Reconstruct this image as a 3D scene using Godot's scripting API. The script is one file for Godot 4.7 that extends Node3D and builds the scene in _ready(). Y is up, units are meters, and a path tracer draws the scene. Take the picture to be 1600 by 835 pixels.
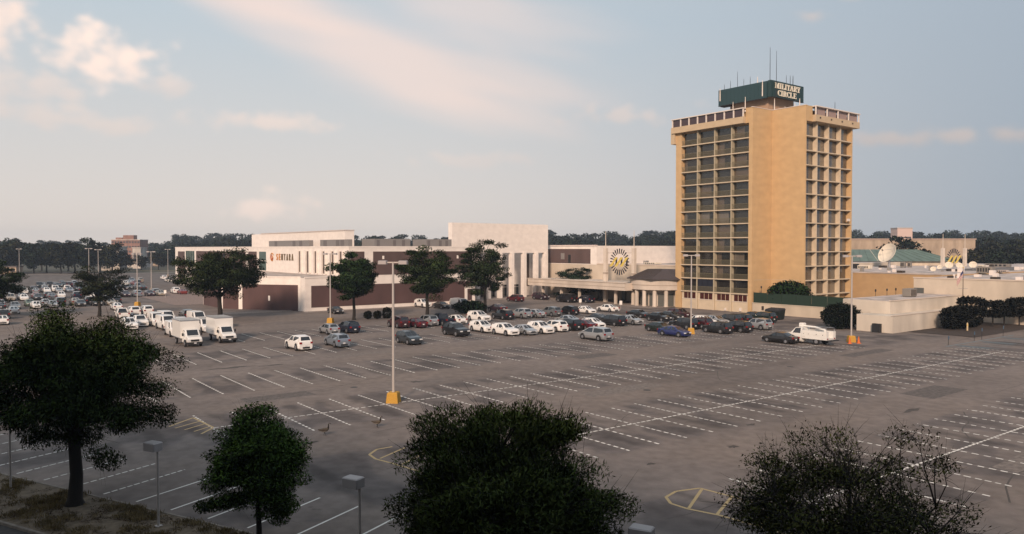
extends Node3D
# A half-empty mall parking lot at dusk: office block, hotel tower, parked cars and verge trees.
# Site frame: u runs along the aisles, v along the stalls; the camera stands over u = v = 0.

const SITE := 37.0            # turn of the site frame (degrees)
const CAMERA_HEIGHT := 12.5

var rng := RandomNumberGenerator.new()
var used := {}
var mats := {}
var cache := {}


class MB:
	var v := PackedVector3Array()
	var n := PackedVector3Array()
	var c := PackedColorArray()
	var t := PackedVector2Array()
	var colored := false
	var mapped := false

	func tri(a: Vector3, b: Vector3, d: Vector3) -> void:
		var k := (d - a).cross(b - a).normalized()
		v.append(a); v.append(b); v.append(d)
		n.append(k); n.append(k); n.append(k)

	func quad(a: Vector3, b: Vector3, d: Vector3, e: Vector3) -> void:
		var k := (d - a).cross(b - a)
		if k.length() < 1e-9:
			k = (e - a).cross(d - a)
		k = k.normalized()
		v.append(a); v.append(b); v.append(d); v.append(a); v.append(d); v.append(e)
		for i in 6: n.append(k)

	func quad_toward(a: Vector3, b: Vector3, d: Vector3, e: Vector3, outward: Vector3) -> void:
		if (d - a).cross(b - a).dot(outward) < 0.0:
			quad(a, e, d, b)
		else:
			quad(a, b, d, e)

	func box(lo: Vector3, hi: Vector3) -> void:
		var p := []
		for i in 8:
			p.append(Vector3(hi.x if i & 1 else lo.x, hi.y if i & 2 else lo.y, hi.z if i & 4 else lo.z))
		quad(p[0], p[2], p[3], p[1]); quad(p[5], p[7], p[6], p[4])
		quad(p[4], p[6], p[2], p[0]); quad(p[1], p[3], p[7], p[5])
		quad(p[2], p[6], p[7], p[3]); quad(p[4], p[0], p[1], p[5])

	# a box whose four upright edges and top edges are cut back by e
	func soft_box(lo: Vector3, hi: Vector3, e: float) -> void:
		var ring := func(y: float, k: float) -> Array:
			var a := lo.x + k; var b := hi.x - k; var f := lo.z + k; var g := hi.z - k
			return [Vector3(a + e, y, f), Vector3(b - e, y, f), Vector3(b, y, f + e), Vector3(b, y, g - e), Vector3(b - e, y, g), Vector3(a + e, y, g), Vector3(a, y, g - e), Vector3(a, y, f + e)]
		loft([ring.call(lo.y, 0.0), ring.call(hi.y - e, 0.0), ring.call(hi.y, e)], true, true)

	# rings of equal size, joined; closed caps at either end when asked
	func loft(rings: Array, cap_a: bool, cap_b: bool) -> void:
		var mid := Vector3.ZERO
		var count := 0
		for r in rings:
			for p in r:
				mid += p; count += 1
		mid /= count
		for i in rings.size() - 1:
			var a: Array = rings[i]
			var b: Array = rings[i + 1]
			var ca := Vector3.ZERO
			for p in a: ca += p
			for p in b: ca += p
			ca /= 2.0 * a.size()
			for j in a.size():
				var k := (j + 1) % a.size()
				var out: Vector3 = (a[j] + a[k] + b[j] + b[k]) * 0.25 - ca
				quad_toward(a[j], a[k], b[k], b[j], out)
		for e in 2:
			if (cap_a if e == 0 else cap_b):
				var r: Array = rings[0] if e == 0 else rings[-1]
				var c0 := Vector3.ZERO
				for p in r: c0 += p
				c0 /= r.size()
				for j in r.size():
					var a: Vector3 = r[j]
					var b: Vector3 = r[(j + 1) % r.size()]
					if (b - c0).cross(a - c0).dot(c0 - mid) < 0.0:
						tri(c0, b, a)
					else:
						tri(c0, a, b)

	func tube(points: Array, radii: Array, sides: int, capped := true) -> void:
		var rings := []
		var side := Vector3.ZERO
		for i in points.size():
			var d: Vector3 = (points[mini(i + 1, points.size() - 1)] - points[maxi(i - 1, 0)]).normalized()
			if side == Vector3.ZERO:
				side = d.cross(Vector3.RIGHT if absf(d.x) < 0.8 else Vector3.FORWARD).normalized()
			else:
				side = (side - d * side.dot(d)).normalized()
			var up := d.cross(side)
			var ring := []
			for k in sides:
				var a := TAU * k / sides
				ring.append([points[i] + (side * cos(a) + up * sin(a)) * radii[i], side * cos(a) + up * sin(a)])
			rings.append(ring)
		for i in rings.size() - 1:
			for k in sides:
				var l := (k + 1) % sides
				var q := [rings[i][k], rings[i][l], rings[i + 1][l], rings[i + 1][k]]
				var order := [0, 1, 2, 0, 2, 3]
				if (q[2][0] - q[0][0]).cross(q[1][0] - q[0][0]).dot(q[0][1]) < 0.0:
					order = [0, 2, 1, 0, 3, 2]
				for o in order:
					v.append(q[o][0]); n.append(q[o][1])
		if capped:
			for e in 2:
				var r: Array = rings[0] if e == 0 else rings[-1]
				var c0: Vector3 = points[0] if e == 0 else points[-1]
				var other: Vector3 = points[1] if e == 0 else points[-2]
				for k in sides:
					var a: Vector3 = r[k][0]
					var b: Vector3 = r[(k + 1) % sides][0]
					if (b - c0).cross(a - c0).dot(c0 - other) < 0.0:
						tri(c0, b, a)
					else:
						tri(c0, a, b)

	func paint(color: Color) -> void:
		colored = true
		while c.size() < v.size(): c.append(color)

	func mesh() -> ArrayMesh:
		var a := []
		a.resize(Mesh.ARRAY_MAX)
		a[Mesh.ARRAY_VERTEX] = v
		a[Mesh.ARRAY_NORMAL] = n
		if colored: a[Mesh.ARRAY_COLOR] = c
		if mapped: a[Mesh.ARRAY_TEX_UV] = t
		var m := ArrayMesh.new()
		m.add_surface_from_arrays(Mesh.PRIMITIVE_TRIANGLES, a)
		return m


# ---------------------------------------------------------------- naming and placing

func numbered(called: String) -> String:
	var k: int = used.get(called, -1) + 1
	used[called] = k
	return called if k == 0 else "%s_%03d" % [called, k]

func tag(o: Node, label: String, category: String, group := "") -> void:
	o.set_meta("label", label)
	o.set_meta("category", category)
	if group != "": o.set_meta("group", group)

func thing(called: String, label: String, category: String, at := Vector3.ZERO, turn := 0.0, group := "") -> Node3D:
	var o := Node3D.new()
	o.name = numbered(called)
	add_child(o)
	o.position = at
	o.rotation_degrees.y = turn
	tag(o, label, category, group)
	return o

func part(parent: Node3D, called: String, m: Mesh, material: Material) -> MeshInstance3D:
	var o := MeshInstance3D.new()
	o.name = called
	o.mesh = m
	o.material_override = material
	parent.add_child(o, true)
	return o

func structure(called: String, m: Mesh, material: Material) -> MeshInstance3D:
	var o := MeshInstance3D.new()
	o.name = numbered(called)
	o.mesh = m
	o.material_override = material
	o.set_meta("kind", "structure")
	add_child(o)
	return o

func site(u: float, v: float, y := 0.0) -> Vector3:
	var a := deg_to_rad(SITE)
	return Vector3(u * cos(a) - v * sin(a), y, -(u * sin(a) + v * cos(a)))

# box between site coordinates, in the frame of a root standing at (ru, rv)
func sbox(m: MB, ru: float, rv: float, u0: float, u1: float, v0: float, v1: float, y0: float, y1: float) -> void:
	m.box(Vector3(u0 - ru, y0, -(v1 - rv)), Vector3(u1 - ru, y1, -(v0 - rv)))

func sbox_part(root: Node3D, called: String, material: Material, ru: float, rv: float, u0: float, u1: float, v0: float, v1: float, y0: float, y1: float) -> MeshInstance3D:
	var c := Vector3((u0 + u1) / 2 - ru, y0, -((v0 + v1) / 2 - rv))
	var m := MB.new()
	m.box(Vector3(-(u1 - u0) / 2, 0, -(v1 - v0) / 2), Vector3((u1 - u0) / 2, y1 - y0, (v1 - v0) / 2))
	var o := part(root, called, m.mesh(), material)
	o.position = c
	return o

func box_part(root: Node3D, called: String, material: Material, lo: Vector3, hi: Vector3) -> MeshInstance3D:
	var m := MB.new()
	var c := Vector3((lo.x + hi.x) / 2, lo.y, (lo.z + hi.z) / 2)
	m.box(lo - c, hi - c)
	var o := part(root, called, m.mesh(), material)
	o.position = c
	return o

# ---------------------------------------------------------------- materials

func noise_tex(seed_: int, freq: float, lo: float, hi: float, octaves := 4, normal := false) -> NoiseTexture2D:
	var f := FastNoiseLite.new()
	f.seed = seed_
	f.noise_type = FastNoiseLite.TYPE_SIMPLEX_SMOOTH
	f.frequency = freq
	f.fractal_octaves = octaves
	var t := NoiseTexture2D.new()
	t.width = 512
	t.height = 512
	t.seamless = true
	t.noise = f
	if normal:
		t.as_normal_map = true
		t.bump_strength = 3.0
	else:
		var g := Gradient.new()
		g.set_color(0, Color(lo, lo, lo))
		g.set_color(1, Color(hi, hi, hi))
		t.color_ramp = g
	return t

func lin(r: float, g: float, b: float) -> Color:
	return Color(r, g, b).linear_to_srgb()

# plain: linear base colour, roughness; grain "" or the kind of soiling
func mat(called: String, r: float, g: float, b: float, rough := 0.8, metal := 0.0, grain := "") -> StandardMaterial3D:
	if mats.has(called): return mats[called]
	var m := StandardMaterial3D.new()
	m.resource_name = called
	m.albedo_color = lin(r, g, b)
	m.roughness = rough
	m.metallic = metal
	if grain != "":
		m.albedo_texture = cache["tex_" + grain]
		m.uv1_triplanar = true
		m.uv1_world_triplanar = true
		var s: float = {"stucco": 0.09, "weathered": 0.055, "fine": 0.6, "concrete": 0.22, "roof": 0.035, "bark": 1.6}[grain]
		m.uv1_scale = Vector3(s, s * (0.35 if grain == "weathered" else 1.0), s)
	mats[called] = m
	return m

func paint(called: String, r: float, g: float, b: float, metal := 0.25) -> StandardMaterial3D:
	var m := mat("paint_" + called, r, g, b, 0.32, metal)
	m.clearcoat_enabled = true
	m.clearcoat = 0.7
	m.clearcoat_roughness = 0.08
	return m

func make_textures() -> void:
	cache["tex_stucco"] = noise_tex(3, 0.012, 0.90, 1.0, 5)
	cache["tex_weathered"] = noise_tex(5, 0.01, 0.80, 1.0, 6)
	cache["tex_fine"] = noise_tex(7, 0.05, 0.7, 1.0, 3)
	cache["tex_concrete"] = noise_tex(9, 0.02, 0.68, 1.0, 5)
	cache["tex_roof"] = noise_tex(11, 0.014, 0.6, 1.0, 5)
	cache["tex_bark"] = noise_tex(13, 0.03, 0.45, 1.0, 5)

# ---------------------------------------------------------------- sky

func fbm(f: FastNoiseLite, x: float, y: float) -> float:
	return f.get_noise_2d(x, y)

func make_sky() -> PanoramaSkyMaterial:
	var w := 2048
	var h := 1024
	var img := Image.create(w, h, false, Image.FORMAT_RGBF)
	img.fill(Color(0.20, 0.19, 0.18))
	var f := FastNoiseLite.new()
	f.seed = 21; f.noise_type = FastNoiseLite.TYPE_SIMPLEX_SMOOTH; f.frequency = 0.11; f.fractal_octaves = 5
	var streak := FastNoiseLite.new()
	streak.seed = 34; streak.noise_type = FastNoiseLite.TYPE_SIMPLEX_SMOOTH; streak.frequency = 0.06; streak.fractal_octaves = 4
	# puffy clouds: azimuth, elevation, half width, half height, cover, glow
	var puffs := [
		[-34.5, 13.4, 3.8, 3.0, 1.0, 1.0], [-28.0, 12.2, 4.2, 2.4, 1.0, 1.05], [-32.0, 10.2, 5.0, 1.2, 0.55, 0.9], [-24.2, 10.9, 2.0, 1.0, 0.5, 0.9],
		[-29.5, 8.2, 6.0, 1.2, 0.45, 0.85], [-17.5, 8.9, 5.4, 1.0, 0.62, 0.92], [-17.6, 3.0, 3.4, 1.4, 0.75, 0.97], [8.5, 9.6, 5.2, 1.0, 0.55, 0.85],
		[24.0, 17.0, 2.2, 0.9, 0.6, 0.75], [21.0, 15.6, 1.4, 0.6, 0.5, 0.72], [27.0, 7.2, 6.0, 0.8, 0.6, 0.66], [34.0, 7.0, 4.5, 0.6, 0.45, 0.62], [-3.0, 6.5, 6.0, 0.8, 0.3, 0.85],
	]
	var r2 := RandomNumberGenerator.new()
	r2.seed = 5
	for i in 46:
		var az := r2.randf_range(44.0, 316.0)
		var el := r2.randf_range(4.0, 34.0)
		puffs.append([az - 360.0 if az > 180.0 else az, el, r2.randf_range(3.0, 7.0), r2.randf_range(0.8, 2.4), r2.randf_range(0.4, 1.0), r2.randf_range(0.8, 1.0)])
	# thin high veils: azimuth, elevation, half length, half width, tilt (degrees), cover
	var veils := [[-8.0, 14.2, 19.0, 4.6, -13.0, 0.6], [-17.0, 17.2, 9.0, 2.4, -8.0, 0.6], [-2.0, 17.5, 12.0, 3.0, -10.0, 0.4], [-4.0, 11.0, 10.0, 1.4, -14.0, 0.35],
		[60.0, 22.0, 20.0, 4.0, 12.0, 0.6], [110.0, 16.0, 22.0, 3.5, -8.0, 0.6], [165.0, 20.0, 24.0, 5.0, 6.0, 0.7], [-150.0, 15.0, 20.0, 4.0, -10.0, 0.7], [-95.0, 20.0, 24.0, 5.0, 9.0, 0.7], [-60.0, 24.0, 16.0, 3.5, -8.0, 0.6], [30.0, 45.0, 40.0, 8.0, 15.0, 0.5], [-120.0, 50.0, 45.0, 9.0, -20.0, 0.5]]
	for y in h / 2 + 1:
		var el := 90.0 - 180.0 * (y + 0.5) / h
		var here_p := []
		for p in puffs:
			if absf(el - p[1]) < p[3] * 2.4: here_p.append(p)
		var low := clampf(el / 16.0, 0.0, 1.0)
		var high := clampf(el / 70.0, 0.0, 1.0)
		for x in w:
			var az := 360.0 * (x + 0.5) / w
			if az > 180.0: az -= 360.0
			# warm pale air towards the low sun's side, blue-grey air away from it
			var side := 0.5 + 0.5 * cos(deg_to_rad(az + 78.0))
			side = smoothstep(0.10, 0.72, side)
			var warm := Color(0.545, 0.475, 0.42).lerp(Color(0.37, 0.425, 0.465), low)
			var cool := Color(0.150, 0.215, 0.28).lerp(Color(0.215, 0.26, 0.32), low)
			var c := cool.lerp(warm, side)
			c = c.lerp(Color(0.32, 0.35, 0.385), high * 0.8)
			var n0 := fbm(f, az * 0.5, el * 0.9)
			for s in veils:
				var da: float = az - s[0]
				if da > 180.0: da -= 360.0
				if da < -180.0: da += 360.0
				var de: float = el - s[1]
				if absf(da) > s[2] * 1.5 or absf(de) > s[2] * 0.9: continue
				var ca := cos(deg_to_rad(s[4])); var sa := sin(deg_to_rad(s[4]))
				var a: float = (da * ca + de * sa) / s[2]
				var b: float = (-da * sa + de * ca) / s[3]
				var q := 1.0 - sqrt(a * a + b * b) + 0.55 * streak.get_noise_2d(a * s[2] * 0.45, b * s[3] * 2.2)
				if q > 0.0:
					c = c.lerp(Color(0.69, 0.53, 0.46) * (0.72 + 0.28 * side), smoothstep(0.0, 1.0, q) * s[5])
			for p in here_p:
				var da: float = az - p[0]
				if da > 180.0: da -= 360.0
				if da < -180.0: da += 360.0
				if absf(da) > p[2] * 1.6: continue
				var a: float = da / p[2]
				var b: float = (el - p[1]) / p[3]
				if b < 0.0: b *= 1.15
				var q := 1.0 - sqrt(a * a + b * b) + 0.9 * f.get_noise_2d(az * 3.0, el * 4.6 + p[0])
				if q > 0.0:
					var lit := clampf(0.55 + 0.35 * b + 0.4 * n0, 0.0, 1.0)
					var pc: Color = Color(0.58, 0.49, 0.45).lerp(Color(0.80, 0.62, 0.52), lit) * p[5]
					c = c.lerp(pc, smoothstep(0.0, 0.95, q) * p[4] * 0.88)
			img.set_pixel(x, y, c)
	var m := PanoramaSkyMaterial.new()
	m.panorama = ImageTexture.create_from_image(img)
	return m

# ---------------------------------------------------------------- trees

class Leaves:
	var v := PackedVector3Array()
	var n := PackedVector3Array()
	var c := PackedColorArray()
	var ix := PackedInt32Array()

	func leaf(at: Vector3, along: Vector3, across: Vector3, up: Vector3, color: Color) -> void:
		var k := v.size()
		v.append(at - along); v.append(at - across - along * 0.1); v.append(at + along); v.append(at + across + along * 0.1)
		for i in 4:
			n.append(up); c.append(color)
		ix.append(k); ix.append(k + 1); ix.append(k + 2); ix.append(k); ix.append(k + 2); ix.append(k + 3)

	func mesh() -> ArrayMesh:
		var a := []
		a.resize(Mesh.ARRAY_MAX)
		a[Mesh.ARRAY_VERTEX] = v; a[Mesh.ARRAY_NORMAL] = n; a[Mesh.ARRAY_COLOR] = c; a[Mesh.ARRAY_INDEX] = ix
		var m := ArrayMesh.new()
		m.add_surface_from_arrays(Mesh.PRIMITIVE_TRIANGLES, a)
		return m


func leaf_material() -> StandardMaterial3D:
	if mats.has("leaf"): return mats["leaf"]
	var m := StandardMaterial3D.new()
	m.resource_name = "leaf"
	m.vertex_color_use_as_albedo = true
	m.roughness = 0.75
	m.specular_mode = BaseMaterial3D.SPECULAR_DISABLED
	m.cull_mode = BaseMaterial3D.CULL_DISABLED
	m.backlight_enabled = true
	m.backlight = Color(0.26, 0.32, 0.13)
	mats["leaf"] = m
	return m

# d: h trunk fork height, c crown centre height, r crown half sizes, tr trunk radius, k clumps, l leaves in a clump,
# s leaf half length, cr clump radius, col base colour, bare share of clumps left leafless, droop, lobes of the outline
func tree_meshes(d: Dictionary, seed_: int) -> Array:
	rng.seed = seed_
	var wood := MB.new()
	var lv := Leaves.new()
	var center := Vector3(d.get("lean", 0.0), d.c, d.get("lean_z", 0.0))
	var r: Vector3 = d.r
	var fork := Vector3(center.x * 0.5, d.h, center.z * 0.5)
	var tr: float = d.tr
	wood.tube([Vector3(0, -0.15, 0), Vector3(0.02, 0.25, 0.01), Vector3(fork.x * 0.3 + tr * 0.3, d.h * 0.45, fork.z * 0.3), fork, fork.lerp(center, 0.6), center + Vector3(0, r.y * 0.55, 0)], [tr * 1.7, tr * 1.12, tr * 0.95, tr * 0.85, tr * 0.5, tr * 0.12], 9)
	var f := FastNoiseLite.new()
	f.seed = seed_
	f.frequency = d.get("lobe", 0.9)
	var limbs := []
	var count: int = d.get("limbs", 8)
	for i in count:
		var a := TAU * (i + rng.randf_range(-0.3, 0.3)) / count
		var up := rng.randf_range(-0.25, 0.75)
		var goal := center + Vector3(cos(a) * r.x, up * r.y, sin(a) * r.z) * rng.randf_range(0.55, 0.72)
		var from := fork.lerp(center, rng.randf_range(-0.05, 0.5))
		var bend := from.lerp(goal, 0.5) + Vector3(0, r.y * 0.12, 0) + Vector3(rng.randf() - 0.5, rng.randf() - 0.5, rng.randf() - 0.5) * r.x * 0.12
		var pts := []
		for k in 6:
			var t := k / 5.0
			pts.append(from.lerp(bend, t).lerp(bend.lerp(goal, t), t))
		var rr := []
		for k in 6: rr.append(tr * lerpf(0.45, 0.09, k / 5.0))
		wood.tube(pts, rr, 6, false)
		limbs.append_array(pts.slice(1))
	for k in 4: limbs.append(fork.lerp(center + Vector3(0, r.y * 0.5, 0), k / 3.0))
	var leafy := 0
	for i in int(d.k):
		var dir := Vector3(rng.randfn(), rng.randfn() * 0.9, rng.randfn()).normalized()
		var reach: float = pow(rng.randf(), 0.42) * (1.0 + d.get("rough", 0.45) * f.get_noise_3d(dir.x * 1.3, dir.y * 1.3, dir.z * 1.3))
		if dir.y < -0.35: reach *= d.get("skirt", 0.8)
		var taper: float = lerpf(1.0 + d.get("cone", 0.0), 1.0 - d.get("cone", 0.0), clampf(0.5 + dir.y * reach * 0.5, 0.0, 1.0))
		var at: Vector3 = center + Vector3(dir.x * r.x * taper, dir.y * r.y, dir.z * r.z * taper) * reach
		var best: Vector3 = limbs[0]
		var least := 1e9
		for p in limbs:
			var e: float = (p as Vector3).distance_squared_to(at) + maxf(0.0, p.y - at.y) * 2.0
			if e < least: least = e; best = p
		var bare: bool = rng.randf() < d.get("bare", 0.0)
		var tip := at
		if bare: tip = at + (at - best).normalized() * d.cr * 0.35
		var mid: Vector3 = best.lerp(tip, 0.55) + Vector3(rng.randfn(), rng.randfn() + 0.4, rng.randfn()) * d.cr * 0.16
		wood.tube([best, mid, tip], [tr * 0.1, tr * 0.06, tr * 0.02], 4, false)
		if d.get("twigs", false):
			for q in int(d.get("twig_count", 6)):
				var s0: Vector3 = mid.lerp(tip, rng.randf())
				var s1: Vector3 = s0 + ((tip - best).normalized() * 0.7 + Vector3(rng.randfn(), rng.randfn() + 0.3, rng.randfn()) * 0.6) * d.cr * 0.9
				wood.tube([s0, s0.lerp(s1, 0.5) + Vector3(0, 0.04, 0), s1], [tr * 0.035, tr * 0.022, tr * 0.008], 3, false)
		if bare: continue
		leafy += 1
		var tone := rng.randf_range(0.6, 1.4)
		var amount := int(d.l * rng.randf_range(0.6, 1.35))
		var cr: float = d.cr * rng.randf_range(0.7, 1.2)
		for j in amount:
			var o := Vector3(rng.randfn(), rng.randfn(), rng.randfn())
			if o.length() > 1.9: o *= 1.9 / o.length() * rng.randf_range(0.6, 1.0)
			o = Vector3(o.x, o.y * d.get("flat", 0.55), o.z) * cr * 0.55
			var outward := (at + o - center).normalized()
			var along := (outward * 0.55 + Vector3(rng.randfn(), rng.randfn() - d.get("droop", 0.2), rng.randfn()) * 0.7).normalized()
			var across := along.cross(Vector3(rng.randfn(), rng.randfn(), rng.randfn())).normalized()
			var up := across.cross(along)
			if up.dot(outward) < 0.0: up = -up
			up = (up * 0.22 + outward * 0.5 + o.normalized() * 0.45 + Vector3(0, 0.3, 0)).normalized()
			var s: float = d.s * rng.randf_range(0.65, 1.3)
			var q := tone * rng.randf_range(0.92, 1.08)
			var col: Color = d.col
			lv.leaf(at + o, along * s, across * s * d.get("thin", 0.36), up, Color(col.r * q * rng.randf_range(0.9, 1.15), col.g * q, col.b * q * rng.randf_range(0.8, 1.1)))
	return [wood.mesh(), lv.mesh()]

func place_tree(called: String, label: String, meshes: Array, at: Vector3, turn := 0.0, size := Vector3.ONE, group := "", bark: Material = null) -> Node3D:
	var t := thing(called, label, "tree", at, turn, group)
	var a := part(t, "trunk", meshes[0], bark if bark else mats["bark"])
	var b := part(t, "crown", meshes[1], leaf_material())
	a.scale = size
	b.scale = size
	return t

func shrub_mesh(r: Vector3, leaves: int, s: float, col: Color, seed_: int, boxy := 0.0) -> ArrayMesh:
	rng.seed = seed_
	var lv := Leaves.new()
	var f := FastNoiseLite.new()
	f.seed = seed_; f.frequency = 1.1
	for i in leaves:
		var dir := Vector3(rng.randfn(), rng.randfn(), rng.randfn()).normalized()
		var k := pow(rng.randf(), 0.3) * (1.0 + 0.25 * f.get_noise_3d(dir.x * r.x, dir.y * r.y, dir.z * r.z))
		var p := dir * k
		if boxy > 0.0:
			p = Vector3(signf(p.x) * pow(absf(p.x), 1.0 - boxy), signf(p.y) * pow(absf(p.y), 1.0 - boxy), signf(p.z) * pow(absf(p.z), 1.0 - boxy))
		var at := Vector3(p.x * r.x, maxf(0.02, r.y + p.y * r.y), p.z * r.z)
		var along := (dir + Vector3(rng.randfn(), rng.randfn(), rng.randfn()) * 0.8).normalized()
		var across := along.cross(Vector3(rng.randfn(), rng.randfn(), rng.randfn())).normalized()
		var up := across.cross(along)
		if up.dot(dir) < 0.0: up = -up
		var q := rng.randf_range(0.65, 1.3)
		var e := s * rng.randf_range(0.7, 1.3)
		lv.leaf(at, along * e, across * e * 0.42, up, Color(col.r * q, col.g * q, col.b * q))
	return lv.mesh()

func shrub(called: String, label: String, at: Vector3, m: Mesh, height: float, group := "") -> void:
	var t := thing(called, label, "shrub", at, 0.0, group)
	var w := MB.new()
	w.tube([Vector3(0, -0.05, 0), Vector3(0.02, height * 0.5, 0), Vector3(0, height * 0.9, 0.02)], [0.08, 0.06, 0.03], 6)
	part(t, "stem", w.mesh(), mats["bark"])
	part(t, "foliage", m, leaf_material())

func build_trees() -> void:
	mat("bark", 0.042, 0.035, 0.030, 0.95, 0.0, "bark")
	# verge trees, a lamp between each pair
	var oak := tree_meshes({"h": 3.2, "c": 6.2, "r": Vector3(3.85, 3.15, 3.8), "tr": 0.31, "k": 230, "l": 600, "s": 0.07, "cr": 0.95, "flat": 0.6, "col": Color(0.044, 0.068, 0.024), "limbs": 12, "skirt": 1.1, "droop": 0.8, "lobe": 1.6, "rough": 0.6, "twigs": true, "cone": 0.14}, 101)
	place_tree("verge_tree", "large dark broadleaf tree with a thick trunk on the verge by the road", oak, Vector3(-21.2, 0.09, -36.9), 20.0, Vector3.ONE, "trees along the near verge")
	var young := tree_meshes({"h": 1.7, "c": 3.35, "r": Vector3(1.85, 2.35, 1.85), "tr": 0.12, "k": 150, "l": 560, "s": 0.06, "cr": 0.66, "flat": 0.46, "col": Color(0.070, 0.120, 0.032), "limbs": 10, "skirt": 0.95, "droop": 0.3, "lobe": 1.7, "rough": 0.5, "cone": 0.28, "twigs": true}, 102)
	place_tree("verge_tree", "small upright green tree with a slim trunk on the near verge", young, Vector3(-10.5, 0.09, -31.5), 60.0, Vector3.ONE, "trees along the near verge")
	var broad := tree_meshes({"h": 2.2, "c": 3.85, "r": Vector3(3.55, 3.15, 3.4), "tr": 0.3, "k": 270, "l": 700, "s": 0.085, "cr": 0.85, "col": Color(0.058, 0.080, 0.027), "limbs": 13, "skirt": 1.0, "droop": -0.8, "lobe": 1.4, "rough": 0.42, "thin": 0.22, "bare": 0.0, "twigs": true}, 103)
	place_tree("verge_tree", "broad dense near-black tree crown filling the middle of the near edge", broad, Vector3(-0.4, 0.09, -26.3), 0.0, Vector3.ONE, "trees along the near verge")
	var sparse := tree_meshes({"h": 2.2, "c": 4.25, "r": Vector3(3.3, 2.95, 3.0), "tr": 0.24, "k": 400, "l": 190, "s": 0.055, "cr": 0.66, "twig_count": 9, "col": Color(0.066, 0.074, 0.028), "limbs": 14, "skirt": 1.1, "droop": -0.2, "lobe": 1.4, "rough": 0.62, "thin": 0.34, "bare": 0.32, "twigs": true}, 104)
	place_tree("verge_tree", "sparse half-bare tree with many dark twigs, last along the near verge", sparse, Vector3(9.4, 0.09, -21.2), 0.0, Vector3.ONE, "trees along the near verge")
	# trees in the lot
	var wide := tree_meshes({"h": 3.0, "c": 7.6, "r": Vector3(7.2, 4.4, 6.6), "tr": 0.42, "k": 150, "l": 260, "flat": 0.42, "s": 0.19, "cr": 1.6, "col": Color(0.033, 0.047, 0.022), "limbs": 9, "skirt": 0.8, "lobe": 1.1}, 111)
	place_tree("lot_tree", "wide dark tree standing over the white vans before the white office block", wide, site(39.7, 137.5), 0.0, Vector3.ONE, "trees in the lot")
	var tall := tree_meshes({"h": 3.2, "c": 7.2, "r": Vector3(4.0, 4.7, 4.0), "tr": 0.28, "k": 120, "l": 240, "flat": 0.42, "s": 0.18, "cr": 1.25, "col": Color(0.033, 0.060, 0.026), "limbs": 8, "skirt": 0.9, "lobe": 1.2}, 112)
	place_tree("lot_tree", "upright green tree beside the yellow-footed lamp post before the brown wall", tall, site(58.4, 123.4), 0.0, Vector3.ONE, "trees in the lot")
	var tall_b := tree_meshes({"h": 3.6, "c": 7.9, "r": Vector3(5.2, 4.8, 4.8), "tr": 0.32, "k": 130, "l": 240, "flat": 0.42, "s": 0.18, "cr": 1.4, "col": Color(0.035, 0.055, 0.024), "limbs": 8, "skirt": 0.85, "lobe": 1.2}, 113)
	place_tree("lot_tree", "spreading green tree, middle one of three before the brown wall", tall_b, site(70.5, 118.9), 0.0, Vector3.ONE, "trees in the lot")
	var tall_c := tree_meshes({"h": 3.4, "c": 8.2, "r": Vector3(4.9, 5.6, 4.8), "tr": 0.32, "k": 120, "l": 220, "flat": 0.42, "s": 0.18, "cr": 1.35, "col": Color(0.035, 0.055, 0.026), "limbs": 9, "skirt": 0.85, "lobe": 1.5}, 114)
	place_tree("lot_tree", "tallest loose-crowned tree before the tall white entrance block", tall_c, site(84.2, 120.4), 0.0, Vector3.ONE, "trees in the lot")
	var thin := tree_meshes({"h": 2.6, "c": 6.0, "r": Vector3(4.6, 4.0, 4.4), "tr": 0.3, "k": 110, "l": 170, "flat": 0.42, "s": 0.18, "cr": 1.3, "col": Color(0.030, 0.039, 0.022), "limbs": 9, "bare": 0.3, "twigs": true, "lobe": 1.0}, 115)
	place_tree("lot_tree", "thin dark tree with bare upper twigs behind the large verge tree", thin, site(24.0, 157.0), 0.0, Vector3.ONE, "trees in the lot")
	place_tree("lot_tree", "dark tree cut off by the photo's edge above the verge tree", tall_b, site(8.0, 165.0), 90.0, Vector3(1.1, 0.8, 1.1), "trees in the lot")
	var conifer := tree_meshes({"h": 1.2, "c": 4.4, "r": Vector3(4.6, 3.4, 4.2), "tr": 0.22, "k": 70, "l": 220, "flat": 0.42, "s": 0.17, "cr": 1.2, "col": Color(0.027, 0.047, 0.031), "limbs": 9, "skirt": 1.3}, 116)
	place_tree("courtyard_tree", "bluish green spreading tree rising behind the white entrance canopy", conifer, site(128.2, 144.5), 0.0, Vector3(1.1, 1.0, 1.1))
	# shrubs
	var ball := shrub_mesh(Vector3(0.75, 0.75, 0.75), 900, 0.13, Color(0.022, 0.024, 0.016), 31)
	shrub("round_shrub", "clipped round dark shrub nearest the upright tree in the lot", site(60.9, 123.0), ball, 1.4, "shrubs in the lot island")
	shrub("round_shrub", "clipped round dark shrub, middle one of three in the lot island", site(62.4, 122.3), ball, 1.4, "shrubs in the lot island")
	var tub := shrub_mesh(Vector3(0.8, 1.0, 0.8), 1100, 0.13, Color(0.022, 0.024, 0.016), 32, 0.3)
	shrub("round_shrub", "taller squared dark shrub at the end of the three island shrubs", site(64.2, 122.2), tub, 1.8, "shrubs in the lot island")
	var hedge := shrub_mesh(Vector3(3.2, 1.25, 2.2), 3500, 0.2, Color(0.020, 0.040, 0.022), 33)
	shrub("hedge_mound", "low domed dark green hedge in front of the pale van", site(81.8, 121.9), hedge, 2.0)
	var juniper := shrub_mesh(Vector3(3.0, 2.0, 2.4), 9000, 0.15, Color(0.018, 0.024, 0.016), 34)
	shrub("juniper_bush", "large dark ragged juniper bush beside the low white annex", site(112.2, 64.2), juniper, 3.8)
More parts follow.
